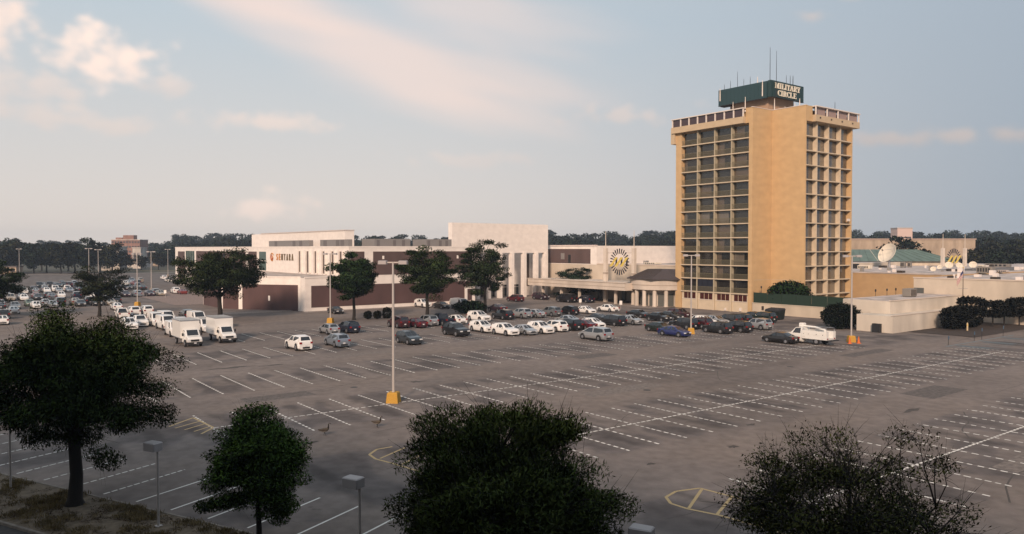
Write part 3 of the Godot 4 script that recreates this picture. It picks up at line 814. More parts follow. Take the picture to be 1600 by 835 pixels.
# [u, v, nose away (1) or towards the camera (-1), kind, paint, label]
const CARS := [
	[35.9, 91.6, 1, "suv", "white", "white SUV parked alone nearest the open stalls, tail to the camera"],
	[41.0, 91.6, 1, "suv", "bluesilver", "pale blue-silver SUV standing alone behind the lone white SUV"],
	[46.1, 105.7, 1, "hatch", "silver", "silver hatchback at the foot of the yellow-footed lamp post"],
	[49.0, 105.6, 1, "suv", "navy", "navy SUV squeezed in beside the silver hatchback at the lamp foot"],
	[61.3, 137.5, -1, "sedan", "black", "black car against the brown wall by the upright tree"],
	[49.6, 88.3, -1, "suv", "slate", "slate blue SUV alone behind the tall lamp post, nose to the camera"],
	[58.4, 107.3, 1, "suv", "darkred", "dark red SUV at the start of the row behind the tall lamp post"],
	[60.8, 106.0, 1, "sedan", "maroon", "maroon sedan second in the row behind the tall lamp post"],
	[63.6, 107.3, 1, "suv", "silver", "silver SUV third in the row, next to the maroon sedan"],
	[66.1, 106.8, 1, "pickup", "navy", "navy pickup between the silver SUV and a white sedan"],
	[69.0, 107.1, 1, "sedan", "white", "white sedan just past the navy pickup in the row"],
	[59.6, 92.5, -1, "suv", "black", "black SUV, nose out, before the navy pickup"],
	[74.6, 108.5, -1, "suv", "white", "white SUV directly behind the boxy white one, under the tallest tree"],
	[65.4, 94.3, -1, "suv", "white", "boxy white SUV with dark trim at the head of the long front row"],
	[82.6, 141.1, -1, "suv", "white", "white SUV below the spreading tree against the brown wall"],
	[83.9, 135.7, -1, "sedan", "black", "black car by the trunk of the spreading tree near the wall"],
	[92.4, 142.8, -1, "sedan", "white", "white sedan nearest the white door frame in the brown wall"],
	[86.3, 132.1, -1, "van", "white", "pale cargo van behind the domed hedge"],
	[65.7, 88.9, -1, "suv", "white", "white SUV with a black roof, second in the long front row"],
	[68.4, 87.9, -1, "sedan", "silver", "silver sedan third in the long front row, nose out"],
	[71.3, 87.7, -1, "suv", "white", "white SUV fourth in the long front row, nose out"],
	[74.6, 88.5, 1, "suv", "white", "white SUV fifth in the long front row, tail to the camera"],
	[77.6, 88.5, 1, "suv", "black", "black SUV between a white SUV and a maroon car in the front row"],
	[80.0, 87.8, 1, "sedan", "maroon", "maroon car half hidden beside the rounded white hatchback"],
	[82.4, 88.3, -1, "hatch", "white", "rounded white hatchback behind the silver minivan"],
	[83.8, 96.0, 1, "sedan", "silver", "silver sedan half hidden behind the black SUV of the front row"],
	[79.9, 108.8, 1, "suv", "black", "black SUV at the start of the second row before the entrance"],
	[84.0, 108.8, 1, "suv", "silver", "silver SUV second in the row before the entrance columns"],
	[86.7, 108.3, 1, "sedan", "silver", "silver sedan third in the row before the entrance columns"],
	[90.7, 108.6, 1, "suv", "grey", "grey SUV fourth in the row before the entrance columns"],
	[95.1, 108.6, 1, "suv", "black", "black SUV fifth in the row, under the canopy's near end"],
	[99.5, 108.7, -1, "sedan", "white", "white sedan, nose out, last but one in the row below the canopy"],
	[106.0, 109.3, 1, "sedan", "white", "white sedan alone at the row end before the round portico"],
	[90.0, 95.4, 1, "sedan", "charcoal", "charcoal sedan behind the black minivan"],
	[87.6, 89.3, 1, "minivan", "black", "black minivan near the end of the long front row"],
	[91.4, 88.9, -1, "sedan", "silver", "silver sedan last in the long front row, beside the black minivan"],
	[72.0, 76.6, 1, "minivan", "silver", "silver minivan alone in the aisle, tail to the camera"],
	[88.6, 122.4, 1, "sedan", "plum", "dark plum car behind the second row, beside the tallest tree"],
	[108.7, 143.0, 1, "suv", "maroon", "maroon SUV waiting before the white entrance columns"],
	[117.7, 144.6, -1, "suv", "plum", "dark plum SUV at the kerb by the glass entrance door"],
	[116.8, 134.1, 1, "van", "black", "black van parked under the flat white canopy"],
	[119.1, 130.3, 1, "suv", "navy", "navy SUV next to the black van under the canopy"],
	[101.8, 97.0, -1, "sedan", "black", "black sedan before the round portico's columns"],
	[99.2, 89.9, -1, "sedan", "black", "black sedan second in the dark group below the portico"],
	[106.7, 91.6, -1, "suv", "darkred", "dark red SUV against the tower's low wall, behind the black sedans"],
	[102.6, 90.2, -1, "sedan", "charcoal", "charcoal sedan squeezed in the dark group below the portico"],
	[86.7, 78.3, -1, "sedan", "darkgreen", "dark green sedan behind the bright blue one"],
	[84.0, 73.1, -1, "sedan", "blue", "bright blue sedan, nose out, beside the yellow lamp foot below the tower"],
	[92.8, 78.9, 1, "suv", "black", "black SUV behind the bright blue sedan"],
	[95.1, 77.8, 1, "suv", "darkred", "dark red SUV just behind the yellow lamp foot below the tower"],
	[99.8, 80.7, -1, "hatch", "white", "small white hatchback below the tower's ground floor windows"],
	[102.2, 80.4, -1, "sedan", "silver", "silver sedan beside the small white hatchback below the tower"],
	[92.2, 72.0, 1, "suv", "black", "black SUV, tail to the camera, next past the lamp foot below the tower"],
	[95.9, 71.3, 1, "suv", "black", "black SUV between another black one and the silver SUV below the tower"],
	[104.5, 79.5, 1, "suv", "charcoal", "charcoal SUV in the back row below the tower's corner"],
	[106.9, 79.1, 1, "suv", "black", "black SUV in the back row beside the charcoal one"],
	[101.3, 71.6, 1, "suv", "silver", "silver SUV last of the near row below the tower's corner"],
	[114.5, 81.9, 1, "sedan", "black", "black sedan at the tower wall before the dark dumpster"],
	[111.9, 78.1, 1, "suv", "darkgreen", "dark green SUV touching the dumpster's side"],
	[89.4, 59.6, 1, "sedan", "black", "black sedan parked against the front of the bucket truck"],
	[27.4, 116.6, -1, "van", "white", "white cargo van directly behind the nearer box truck"],
	[28.5, 126.5, -1, "van", "white", "white cargo van second behind the nearer box truck"],
	[31.0, 137.5, -1, "van", "white", "white cargo van farthest in the line behind the box trucks"],
	[28.6, 133.9, -1, "van", "white", "white cargo van beside the white pickup, left of the van line"],
	[26.3, 134.6, -1, "pickup", "white", "white pickup at the lamp pole behind the verge tree"],
	[23.9, 129.8, -1, "suv", "white", "white SUV poking out behind the large verge tree's crown"],
	[34.4, 131.8, -1, "van", "white", "white cargo van under the wide tree's outer branches"],
	[32.4, 120.1, -1, "van", "white", "white cargo van directly behind the box truck by the wide tree"],
	[30.8, 127.0, -1, "suv", "white", "white SUV between the two lines of vans"],
	[36.9, 126.1, 1, "sedan", "white", "white car beneath the wide tree's trunk"],
	[35.4, 142.2, 1, "suv", "black", "black SUV behind the vans under the wide tree"],
	[29.4, 156.1, 1, "suv", "white", "white SUV behind the lamp pole past the vans"],
	[31.7, 156.3, 1, "suv", "white", "white SUV second behind the lamp pole past the vans"],
	[26.8, 151.7, 1, "pickup", "white", "white pickup beside the thin bare-topped tree"],
	[73.4, 329.3, 1, "suv", "white", "white SUV near the far lamp pole by the office's end"],
	[69.2, 303.6, 1, "sedan", "white", "white sedan beside the white SUV near the far lamp pole"],
	[53.4, 226.2, 1, "suv", "white", "white SUV on the pink paving edge by the wide tree"],
	[53.9, 221.0, 1, "sedan", "red", "red car half under the wide tree by the pink paving"],
	[10.7, 188.3, 1, "sedan", "charcoal", "charcoal sedan at the photo's edge above the verge tree"],
	[13.1, 187.2, -1, "sedan", "grey", "grey sedan beside the charcoal one above the verge tree"],
	[9.7, 163.0, 1, "suv", "charcoal", "charcoal SUV lowest at the photo's edge by the verge tree"],
	[8.8, 151.0, 1, "sedan", "white", "white sedan just above the verge tree's crown at the photo's edge"],
	[29.5, 172.6, 1, "sedan", "white", "white sedan right beside the thin tree, near row"],
	[16.4, 195.1, -1, "sedan", "green", "pale green sedan glimpsed above the verge tree's crown"],
	[12.0, 174.4, 1, "sedan", "white", "white sedan glimpsed through the edge tree's branches"],
	[47.5, 217.2, -1, "sedan", "tan", "tan sedan, first from the office end in the far block's nearest row"],
	[44.9, 217.1, -1, "hatch", "plum", "plum hatchback, second from the office end in the far block's nearest row"],
	[41.9, 217.3, 1, "suv", "bluesilver", "pale blue SUV, third from the office end in the far block's nearest row"],
	[39.2, 217.2, -1, "hatch", "plum", "plum hatchback, fourth from the office end in the far block's nearest row"],
	[31.1, 217.4, -1, "pickup", "white", "white pickup, fifth from the office end in the far block's nearest row"],
	[28.2, 217.9, 1, "suv", "navy", "navy SUV, sixth from the office end in the far block's nearest row"],
	[22.8, 217.8, 1, "sedan", "grey", "grey sedan, seventh from the office end in the far block's nearest row"],
	[20.0, 217.4, -1, "sedan", "charcoal", "charcoal sedan, eighth from the office end in the far block's nearest row"],
	[17.1, 217.6, -1, "sedan", "white", "white sedan, ninth from the office end in the far block's nearest row"],
	[14.5, 217.9, -1, "suv", "tan", "tan SUV, tenth from the office end in the far block's nearest row"],
	[11.8, 217.3, -1, "suv", "red", "red SUV, eleventh from the office end in the far block's nearest row"],
	[9.0, 217.8, -1, "pickup", "red", "red pickup, twelfth from the office end in the far block's nearest row"],
	[6.3, 217.6, -1, "suv", "grey", "grey SUV, thirteenth from the office end in the far block's nearest row"],
	[47.5, 223.2, 1, "suv", "grey", "grey SUV, first from the office end in the far block's second row"],
	[39.2, 223.5, 1, "pickup", "white", "white pickup, second from the office end in the far block's second row"],
	[36.5, 223.9, 1, "sedan", "grey", "grey sedan, third from the office end in the far block's second row"],
	[33.8, 223.5, 1, "suv", "black", "black SUV, fourth from the office end in the far block's second row"],
	[31.0, 223.6, 1, "pickup", "grey", "grey pickup, fifth from the office end in the far block's second row"],
	[25.6, 223.7, -1, "sedan", "white", "white sedan, sixth from the office end in the far block's second row"],
	[22.7, 224.0, 1, "suv", "slate", "slate SUV, seventh from the office end in the far block's second row"],
	[20.1, 223.6, 1, "sedan", "red", "red sedan, eighth from the office end in the far block's second row"],
	[17.2, 223.4, -1, "sedan", "silver", "silver sedan, ninth from the office end in the far block's second row"],
	[14.4, 223.4, 1, "suv", "silver", "silver SUV, tenth from the office end in the far block's second row"],
	[11.9, 223.3, 1, "suv", "charcoal", "charcoal SUV, eleventh from the office end in the far block's second row"],
	[6.3, 223.8, 1, "sedan", "red", "red sedan, twelfth from the office end in the far block's second row"],
	[49.9, 250.8, 1, "sedan", "charcoal", "charcoal sedan, first from the office end in the far block's third row"],
	[44.6, 250.4, -1, "suv", "plum", "plum SUV, second from the office end in the far block's third row"],
	[41.9, 250.9, -1, "hatch", "black", "black hatchback, third from the office end in the far block's third row"],
	[33.6, 250.2, 1, "sedan", "charcoal", "charcoal sedan, fourth from the office end in the far block's third row"],
	[30.7, 250.6, -1, "sedan", "bluesilver", "pale blue sedan, fifth from the office end in the far block's third row"],
	[28.1, 250.3, -1, "sedan", "silver", "silver sedan, sixth from the office end in the far block's third row"],
	[25.2, 250.7, -1, "hatch", "white", "white hatchback, seventh from the office end in the far block's third row"],
	[22.4, 250.6, 1, "sedan", "silver", "silver sedan, eighth from the office end in the far block's third row"],
	[19.7, 250.2, -1, "suv", "white", "white SUV, ninth from the office end in the far block's third row"],
	[17.1, 250.1, -1, "hatch", "slate", "slate hatchback, tenth from the office end in the far block's third row"],
	[49.9, 257.2, 1, "pickup", "bluesilver", "pale blue pickup, first from the office end in the far block's fourth row"],
	[47.2, 256.8, -1, "hatch", "charcoal", "charcoal hatchback, second from the office end in the far block's fourth row"],
	[44.6, 256.7, -1, "sedan", "slate", "slate sedan, third from the office end in the far block's fourth row"],
	[41.8, 257.2, 1, "suv", "white", "white SUV, fourth from the office end in the far block's fourth row"],
	[36.3, 256.7, 1, "sedan", "plum", "plum sedan, fifth from the office end in the far block's fourth row"],
	[33.6, 256.6, -1, "pickup", "navy", "navy pickup, sixth from the office end in the far block's fourth row"],
	[30.8, 256.5, 1, "suv", "white", "white SUV, seventh from the office end in the far block's fourth row"],
	[27.9, 256.6, -1, "suv", "white", "white SUV, eighth from the office end in the far block's fourth row"],
	[25.3, 256.9, 1, "suv", "bluesilver", "pale blue SUV, ninth from the office end in the far block's fourth row"],
	[22.6, 256.6, -1, "suv", "plum", "plum SUV, tenth from the office end in the far block's fourth row"],
	[19.6, 257.0, 1, "suv", "charcoal", "charcoal SUV, eleventh from the office end in the far block's fourth row"],
	[16.9, 256.5, -1, "suv", "charcoal", "charcoal SUV, twelfth from the office end in the far block's fourth row"],
	[14.3, 256.7, 1, "pickup", "silver", "silver pickup, thirteenth from the office end in the far block's fourth row"],
	[54.1, 283.7, -1, "sedan", "red", "red sedan, first from the office end in the far block's fifth row"],
	[51.3, 284.0, -1, "hatch", "white", "white hatchback, second from the office end in the far block's fifth row"],
	[48.6, 283.7, -1, "pickup", "plum", "plum pickup, third from the office end in the far block's fifth row"],
	[43.1, 284.4, -1, "sedan", "plum", "plum sedan, fourth from the office end in the far block's fifth row"],
	[40.3, 284.1, 1, "suv", "slate", "slate SUV, fifth from the office end in the far block's fifth row"],
	[37.6, 283.8, -1, "suv", "navy", "navy SUV, sixth from the office end in the far block's fifth row"],
	[34.7, 283.9, 1, "suv", "plum", "plum SUV, seventh from the office end in the far block's fifth row"],
	[31.9, 283.7, -1, "sedan", "slate", "slate sedan, eighth from the office end in the far block's fifth row"],
	[29.4, 284.1, -1, "pickup", "charcoal", "charcoal pickup, ninth from the office end in the far block's fifth row"],
	[26.6, 284.3, -1, "pickup", "slate", "slate pickup, tenth from the office end in the far block's fifth row"],
	[56.1, 290.0, 1, "suv", "slate", "slate SUV, first from the office end in the far block's sixth row"],
	[53.2, 290.4, 1, "sedan", "silver", "silver sedan, second from the office end in the far block's sixth row"],
	[50.5, 290.0, 1, "hatch", "white", "white hatchback, third from the office end in the far block's sixth row"],
	[47.6, 289.9, -1, "pickup", "white", "white pickup, fourth from the office end in the far block's sixth row"],
	[44.9, 290.2, 1, "suv", "tan", "tan SUV, fifth from the office end in the far block's sixth row"],
	[42.2, 289.9, -1, "sedan", "white", "white sedan, sixth from the office end in the far block's sixth row"],
	[39.4, 290.1, 1, "sedan", "silver", "silver sedan, seventh from the office end in the far block's sixth row"],
	[36.9, 290.3, 1, "suv", "bluesilver", "pale blue SUV, eighth from the office end in the far block's sixth row"],
	[33.9, 289.9, -1, "sedan", "black", "black sedan, ninth from the office end in the far block's sixth row"],
	[31.4, 290.0, 1, "sedan", "grey", "grey sedan, tenth from the office end in the far block's sixth row"],
	[28.4, 289.9, -1, "sedan", "silver", "silver sedan, eleventh from the office end in the far block's sixth row"],
	[60.1, 306.3, 1, "suv", "tan", "tan SUV, first from the office end in the far block's farthest row"],
	[57.3, 305.8, -1, "suv", "bluesilver", "pale blue SUV, second from the office end in the far block's farthest row"],
	[51.8, 306.3, -1, "sedan", "slate", "slate sedan, third from the office end in the far block's farthest row"],
	[49.1, 306.1, -1, "hatch", "plum", "plum hatchback, fourth from the office end in the far block's farthest row"],
	[35.2, 306.0, 1, "sedan", "slate", "slate sedan, fifth from the office end in the far block's farthest row"],
	[30.8, 187.8, -1, "sedan", "tan", "tan sedan, first from the tall lamp in the row before the far block"],
	[28.1, 187.5, -1, "sedan", "black", "black sedan, second from the tall lamp in the row before the far block"],
	[25.1, 187.9, -1, "sedan", "charcoal", "charcoal sedan, third from the tall lamp in the row before the far block"],
	[19.9, 187.7, -1, "sedan", "silver", "silver sedan, fourth from the tall lamp in the row before the far block"],
	[16.9, 187.7, -1, "sedan", "white", "white sedan, fifth from the tall lamp in the row before the far block"],
	[33.0, 193.7, 1, "suv", "slate", "slate SUV, first from the tall lamp in the row just before the far block"],
	[30.3, 194.0, 1, "suv", "silver", "silver SUV, second from the tall lamp in the row just before the far block"],
	[27.6, 193.8, 1, "suv", "black", "black SUV, third from the tall lamp in the row just before the far block"],
	[24.9, 194.1, 1, "sedan", "tan", "tan sedan, fourth from the tall lamp in the row just before the far block"],
	[21.9, 193.9, 1, "suv", "slate", "slate SUV, fifth from the tall lamp in the row just before the far block"],
	[19.1, 193.7, 1, "hatch", "silver", "silver hatchback, sixth from the tall lamp in the row just before the far block"],
	[11.1, 194.0, 1, "suv", "silver", "silver SUV, seventh from the tall lamp in the row just before the far block"],
	[8.3, 194.0, 1, "sedan", "charcoal", "charcoal sedan, eighth from the tall lamp in the row just before the far block"],
]

# ---------------------------------------------------------------- ground, lot, verge

func flat(points: Array, y: float) -> MB:
	var m := MB.new()
	var p := []
	for q in points: p.append(Vector3(q.x, y, q.z))
	for i in range(1, p.size() - 1):
		if (p[i + 1] - p[0]).cross(p[i] - p[0]).y < 0.0:
			m.tri(p[0], p[i + 1], p[i])
		else:
			m.tri(p[0], p[i], p[i + 1])
	return m

func asphalt_image() -> Image:
	# 200 m x 200 m of the lot, u from -25, v from -10; about 0.2 m a pixel
	var size := 1024
	var img := Image.create(size, size, false, Image.FORMAT_RGB8)
	var a := FastNoiseLite.new()
	a.seed = 41; a.frequency = 0.03; a.fractal_octaves = 5
	var b := FastNoiseLite.new()
	b.seed = 42; b.frequency = 0.16; b.fractal_octaves = 3
	var cell := FastNoiseLite.new()
	cell.seed = 43; cell.noise_type = FastNoiseLite.TYPE_CELLULAR; cell.frequency = 0.045; cell.cellular_return_type = FastNoiseLite.RETURN_DISTANCE2_SUB; cell.domain_warp_enabled = true; cell.domain_warp_amplitude = 12.0; cell.domain_warp_frequency = 0.04
	var st := FastNoiseLite.new()
	st.seed = 44; st.frequency = 0.35; st.fractal_octaves = 2
	var rows := [21.1, 38.2, 55.0, 72.4, 91.0, 108.0]
	for y in size:
		var v := 190.0 - 200.0 * (y + 0.5) / size
		var bay := 0.0
		for r in rows:
			bay = maxf(bay, 1.0 - smoothstep(3.6, 6.0, absf(v - r)))
		for x in size:
			var u := -25.0 + 200.0 * (x + 0.5) / size
			var n := a.get_noise_2d(u, v)
			var g := 0.188 + 0.05 * n + 0.03 * b.get_noise_2d(u * 0.6, v)
			# oil and rubber ground into the bays in blotches, aisles paler with dust
			var oil := bay * smoothstep(-0.12, 0.35, st.get_noise_2d(u * 0.55, v * 0.35) + 0.25 * n)
			g *= 1.0 - 0.34 * oil
			# drips under engines: a dark streak down the middle of each stall
			var stall := absf(fposmod((u - 34.3) / 2.68, 1.0) - 0.5) * 2.68
			var drip := bay * (1.0 - smoothstep(0.15, 0.75, stall + 0.4 * b.get_noise_2d(u * 2.0, v * 2.0))) * smoothstep(-0.25, 0.3, a.get_noise_2d(u * 5.0, v * 2.0))
			g *= 1.0 - 0.32 * drip
			# tyre-polished tracks down the aisles
			var lane := (1.0 - bay) * smoothstep(0.1, 0.55, a.get_noise_2d(u * 0.35, v * 3.2))
			g *= 1.0 - 0.16 * lane
			var dust := (1.0 - bay) * smoothstep(-0.2, 0.4, b.get_noise_2d(u * 0.25 + 70.0, v * 0.6))
			var col := Color(g * 1.12, g * 0.955, g * 0.87).lerp(Color(0.262, 0.214, 0.182), 0.4 * dust)
			if oil > 0.3: col = col.lerp(Color(g * 1.02, g * 0.9, g * 0.88), 0.6)
			var crack := cell.get_noise_2d(u, v)
			if crack < -0.965 and a.get_noise_2d(u * 0.9 + 130.0, v * 0.9) > 0.0: col = col * 0.62
			img.set_pixel(x, y, col.linear_to_srgb())
	return img

var line_kinds := []

# a painted line along its own x, worn through at intervals
func line_mesh(length: float, width: float, seed_: int, worn: float) -> ArrayMesh:
	var r := RandomNumberGenerator.new()
	r.seed = seed_
	var m := MB.new()
	var x := 0.0
	var on := true
	var fade := r.randf_range(0.75, 1.05)
	var gap := r.randf_range(0.8, 1.5)
	while x < length - 0.01:
		var step := r.randf_range(0.26, 0.40) if on else r.randf_range(0.17, 0.27) * worn * gap
		if worn <= 0.0: step = 1.2
		step = minf(step, length - x)
		m.quad(Vector3(x, 0, width / 2), Vector3(x, 0, -width / 2), Vector3(x + step, 0, -width / 2), Vector3(x + step, 0, width / 2))
		var k := r.randf_range(0.68, 0.86) * fade
		m.paint(Color(k, k * 0.97, k * 0.9) if on or worn <= 0.0 else Color(0.18, 0.153, 0.135))
		x += step
		if worn > 0.0: on = not on
	return m.mesh()

func line_at(root: Node3D, called: String, m: Mesh, at: Vector3, dir: Vector3, material: Material) -> void:
	var o := part(root, called, m, material)
	o.position = at
	o.rotation.y = atan2(-dir.z, dir.x)

func strip(points: Array, width: float, y: float) -> MB:
	var m := MB.new()
	for i in points.size() - 1:
		var a: Vector3 = points[i]; var b: Vector3 = points[i + 1]
		var s := (b - a).cross(Vector3.UP).normalized() * width / 2
		var up := Vector3(0, y, 0)
		m.quad_toward(a - s + up, b - s + up, b + s + up, a + s + up, Vector3.UP)
	return m

func build_ground() -> void:
	var big := MB.new()
	big.quad_toward(Vector3(-1700, -0.03, 200), Vector3(-1700, -0.03, -1900), Vector3(1700, -0.03, -1900), Vector3(1700, -0.03, 200), Vector3.UP)
	structure("ground", big.mesh(), mat("ground", 0.085, 0.085, 0.055, 0.95, 0.0, "roof"))
	var far := flat([site(-230, 90), site(-230, 470), site(60, 470), site(140, 300), site(140, 90)], -0.014)
	structure("far_parking_lot", far.mesh(), mat("far_asphalt", 0.175, 0.148, 0.135, 0.9, 0.0, "roof"))
	var m := StandardMaterial3D.new()
	m.resource_name = "asphalt"
	m.albedo_texture = ImageTexture.create_from_image(asphalt_image())
	m.roughness = 0.9
	m.metallic_specular = 0.3
	m.uv1_scale = Vector3(1, 1, 1)
	m.detail_enabled = true
	m.detail_blend_mode = BaseMaterial3D.BLEND_MODE_MUL
	m.detail_uv_layer = BaseMaterial3D.DETAIL_UV_2
	m.detail_albedo = noise_tex(51, 0.02, 0.84, 1.0, 6)
	m.uv2_triplanar = true
	m.uv2_world_triplanar = true
	m.uv2_scale = Vector3.ONE * 0.083
	# the lot stops at the verge kerb, which runs obliquely across the near corner
	var lot := MB.new()
	lot.mapped = true
	var corners := [kerb(-70.0), kerb(90.0), site(175, -10), site(175, 190), site(-25, 190), site(-25, 75)]
	var uvs := []
	var pts := []
	for q in corners:
		pts.append(Vector3(q.x, 0.0, q.z))
	for i in range(1, pts.size() - 1):
		lot.tri(pts[0], pts[i], pts[i + 1])
		if lot.n[-1].y < 0.0:
			var k := lot.v.size()
			var s := lot.v[k - 1]; lot.v[k - 1] = lot.v[k - 2]; lot.v[k - 2] = s
			for j in 3: lot.n[k - 1 - j] = Vector3.UP
	for p in lot.v:
		var a := deg_to_rad(SITE)
		var u := p.x * cos(a) - p.z * sin(a)
		var v := -p.x * sin(a) - p.z * cos(a)
		lot.t.append(Vector2((u + 25.0) / 200.0, (190.0 - v) / 200.0))
	var o := Node3D.new()
	o.name = numbered("parking_lot")
	o.set_meta("kind", "structure")
	add_child(o)
	part(o, "asphalt", lot.mesh(), m)
	build_markings(o)

func kerb(t: float) -> Vector3:
	# line between the verge and the first stalls
	return Vector3(-20.0, 0, -37.75) + Vector3(0.884, 0, 0.467) * t

func build_markings(lot: Node3D) -> void:
	var white := StandardMaterial3D.new()
	white.resource_name = "line_paint"
	white.vertex_color_use_as_albedo = true
	white.roughness = 0.8
	mats["line_paint"] = white
	var dir := site(0, 1)
	var along := site(1, 0)
	var double := []
	for i in 14: double.append(line_mesh(9.9, 0.15, 300 + i, 1.0))
	var centre := []
	for i in 3: centre.append(line_mesh(2.68, 0.15, 310 + i, 0.7))
	var solid := []
	for i in 3: solid.append(line_mesh(4.7, 0.11, 320 + i, 0.0))
	var rows := [[21.1, 34.3, 40, 1], [38.2, 18.05, 33, 1], [54.9, 15.3, 30, 1], [72.2, 14.3, 34, 0], [91.0, 17.0, 34, 0], [108.0, 33.0, 27, 0]]
	var k := 0
	for r in rows:
		for i in int(r[2]):
			var u: float = r[1] + 2.68 * i
			# tall verge trees aside, the second row starts after its painted island
			if r[0] == 38.2 and u < 28.0: continue
			line_at(lot, "stall_line", double[(k * 5) % 14], site(u, r[0] - 4.95, 0.004), dir, white)
			k += 1
			if r[3] == 1 and i < int(r[2]) - 1:
				line_at(lot, "centre_line", centre[k % 3], site(u + 0.06, r[0], 0.007), along, white)
	# first stalls along the verge kerb
	var out := Vector3(0.467, 0, -0.884)
	for i in 26:
		var t := -23.9 + 2.53 * i
		var p := kerb(t) + out * 0.5
		line_at(lot, "stall_line", (double[i % 6] if false else (solid[i % 3] if i > 9 else line_short(i))), p + Vector3(0, 0.004, 0), out, white)
	# painted islands at the row ends
	var yellow := mat("yellow_paint", 0.62, 0.47, 0.24, 0.8, 0.0, "fine")
	var i1 := [site(31.7, 25.8), site(30.3, 26.2), site(29.2, 25.9), site(28.65, 25.1), site(28.7, 24.1), site(29.2, 22.6), site(29.6, 19.0), site(32.2, 18.6)]
	part(lot, "island_outline", strip(i1, 0.16, 0.005).mesh(), yellow)
	part(lot, "island_bar", strip([site(31.6, 25.6), site(28.8, 24.1)], 0.16, 0.009).mesh(), yellow)
	part(lot, "island_bar", strip([site(31.8, 23.9), site(29.1, 22.7)], 0.16, 0.009).mesh(), yellow)
	part(lot, "island_bar", strip([site(32.0, 21.6), site(29.4, 20.6)], 0.16, 0.009).mesh(), yellow)
	part(lot, "island_outline", strip([site(31.7, 25.8), site(31.9, 24.0), site(32.2, 18.6)], 0.16, 0.005).mesh(), yellow)
	var i2 := [site(22.9, 42.9), site(21.8, 42.9), site(20.9, 42.1), site(20.75, 41.0), site(21.0, 40.0), site(21.5, 37.5), site(22.0, 34.0)]
	part(lot, "island_outline", strip(i2, 0.16, 0.005).mesh(), yellow)
	part(lot, "island_bar", strip([site(23.4, 42.2), site(21.0, 40.9)], 0.14, 0.009).mesh(), yellow)
	part(lot, "island_bar", strip([site(23.8, 40.4), site(21.4, 39.0)], 0.14, 0.009).mesh(), yellow)
	part(lot, "island_outline", strip([site(13.0, 57.2), site(15.1, 59.1), site(15.4, 55.0), site(14.2, 53.6)], 0.16, 0.005).mesh(), yellow)
	for j in 3: part(lot, "island_bar", strip([site(13.2 + 0.4 * j, 56.4 - 0.9 * j), site(15.2, 57.6 - 1.1 * j)], 0.14, 0.009).mesh(), yellow)
	# blue accessible stalls near the far wall
	var blue := mat("blue_paint", 0.20, 0.27, 0.30, 0.8, 0.0, "fine")
	for j in 9:
		part(lot, "accessible_stall_line", strip([site(103.0 + 2.4 * j, 39.4), site(102.6 + 2.4 * j, 44.4)], 0.2, 0.010).mesh(), blue)
	part(lot, "accessible_stall_line", strip([site(102.6, 44.5), site(124.0, 44.5)], 0.24, 0.014).mesh(), blue)
	for j in 3: part(lot, "accessible_hatching", flat([site(104.2 + 7.2 * j, 40.2), site(106.0 + 7.2 * j, 40.2), site(105.6 + 7.2 * j, 43.9), site(103.9 + 7.2 * j, 43.9)], 0.004).mesh(), mat("blue_faded", 0.13, 0.16, 0.175, 0.9, 0.0, "fine"))
	# darker patches and tar
	var tar := mat("tar_patch", 0.095, 0.080, 0.070, 0.85, 0.0, "fine")
	rng.seed = 60
	var spots := [[24.6, 81.5, 2.6, 0.5], [28.2, 80.6, 2.0, 0.35], [52.6, 110.0, 1.5, 1.1], [36.0, 62.5, 0.7, 0.5], [70.0, 60.0, 1.0, 0.4], [92.5, 50.5, 1.4, 0.35], [40.0, 30.0, 0.4, 0.3], [27.0, 36.0, 0.5, 0.25], [19.0, 47.0, 0.8, 0.3], [83.5, 52.0, 0.9, 0.3], [46.0, 33.0, 0.6, 0.2], [33.0, 30.5, 0.35, 0.25], [60.0, 28.5, 1.6, 0.3], [30.0, 46.0, 1.2, 0.2]]
	for s in spots:
		var p := []
		for j in 18:
			var a := TAU * j / 18
			var q := rng.randf_range(0.4, 1.3)
			p.append(site(s[0] + cos(a) * s[2] * q, s[1] + sin(a) * s[3] * q))
		part(lot, "tar_patch", flat(p, 0.0035).mesh(), tar)
	# resurfaced rectangles, a shade off the old surface
	var repair := [[20.0, 62.0, 6.0, 2.4, 0], [44.0, 47.0, 9.0, 2.2, 1], [66.0, 29.5, 7.0, 3.0, 0], [36.0, 82.0, 8.0, 2.0, 1], [84.0, 46.5, 10.0, 2.0, 0], [26.0, 30.5, 4.0, 2.2, 1], [58.0, 64.0, 6.0, 2.6, 0], [76.0, 62.5, 5.0, 1.8, 1], [100.0, 64.0, 7.0, 3.0, 0], [48.0, 16.0, 5.0, 2.4, 1]]
	for s in repair:
		var rm := mat("repair_dark", 0.145, 0.124, 0.113, 0.9, 0.0, "concrete") if s[4] == 0 else mat("repair_pale", 0.225, 0.19, 0.168, 0.9, 0.0, "concrete")
		part(lot, "repair_patch", flat([site(s[0], s[1]), site(s[0] + s[2], s[1] + 0.2), site(s[0] + s[2] - 0.2, s[1] + s[3]), site(s[0] + 0.1, s[1] + s[3] - 0.1)], 0.0012).mesh(), rm)
	for q in [[50.0, 46.6], [30.0, 63.4], [72.0, 46.8]]:
		var dm := MB.new()
		dm.tube([Vector3.ZERO, Vector3(0, 0.006, 0)], [0.34, 0.34], 18)
		var cover := part(lot, "manhole_cover", dm.mesh(), mat("cast_iron", 0.06, 0.055, 0.052, 0.7, 0.4))
		cover.position = site(q[0], q[1], 0.0)
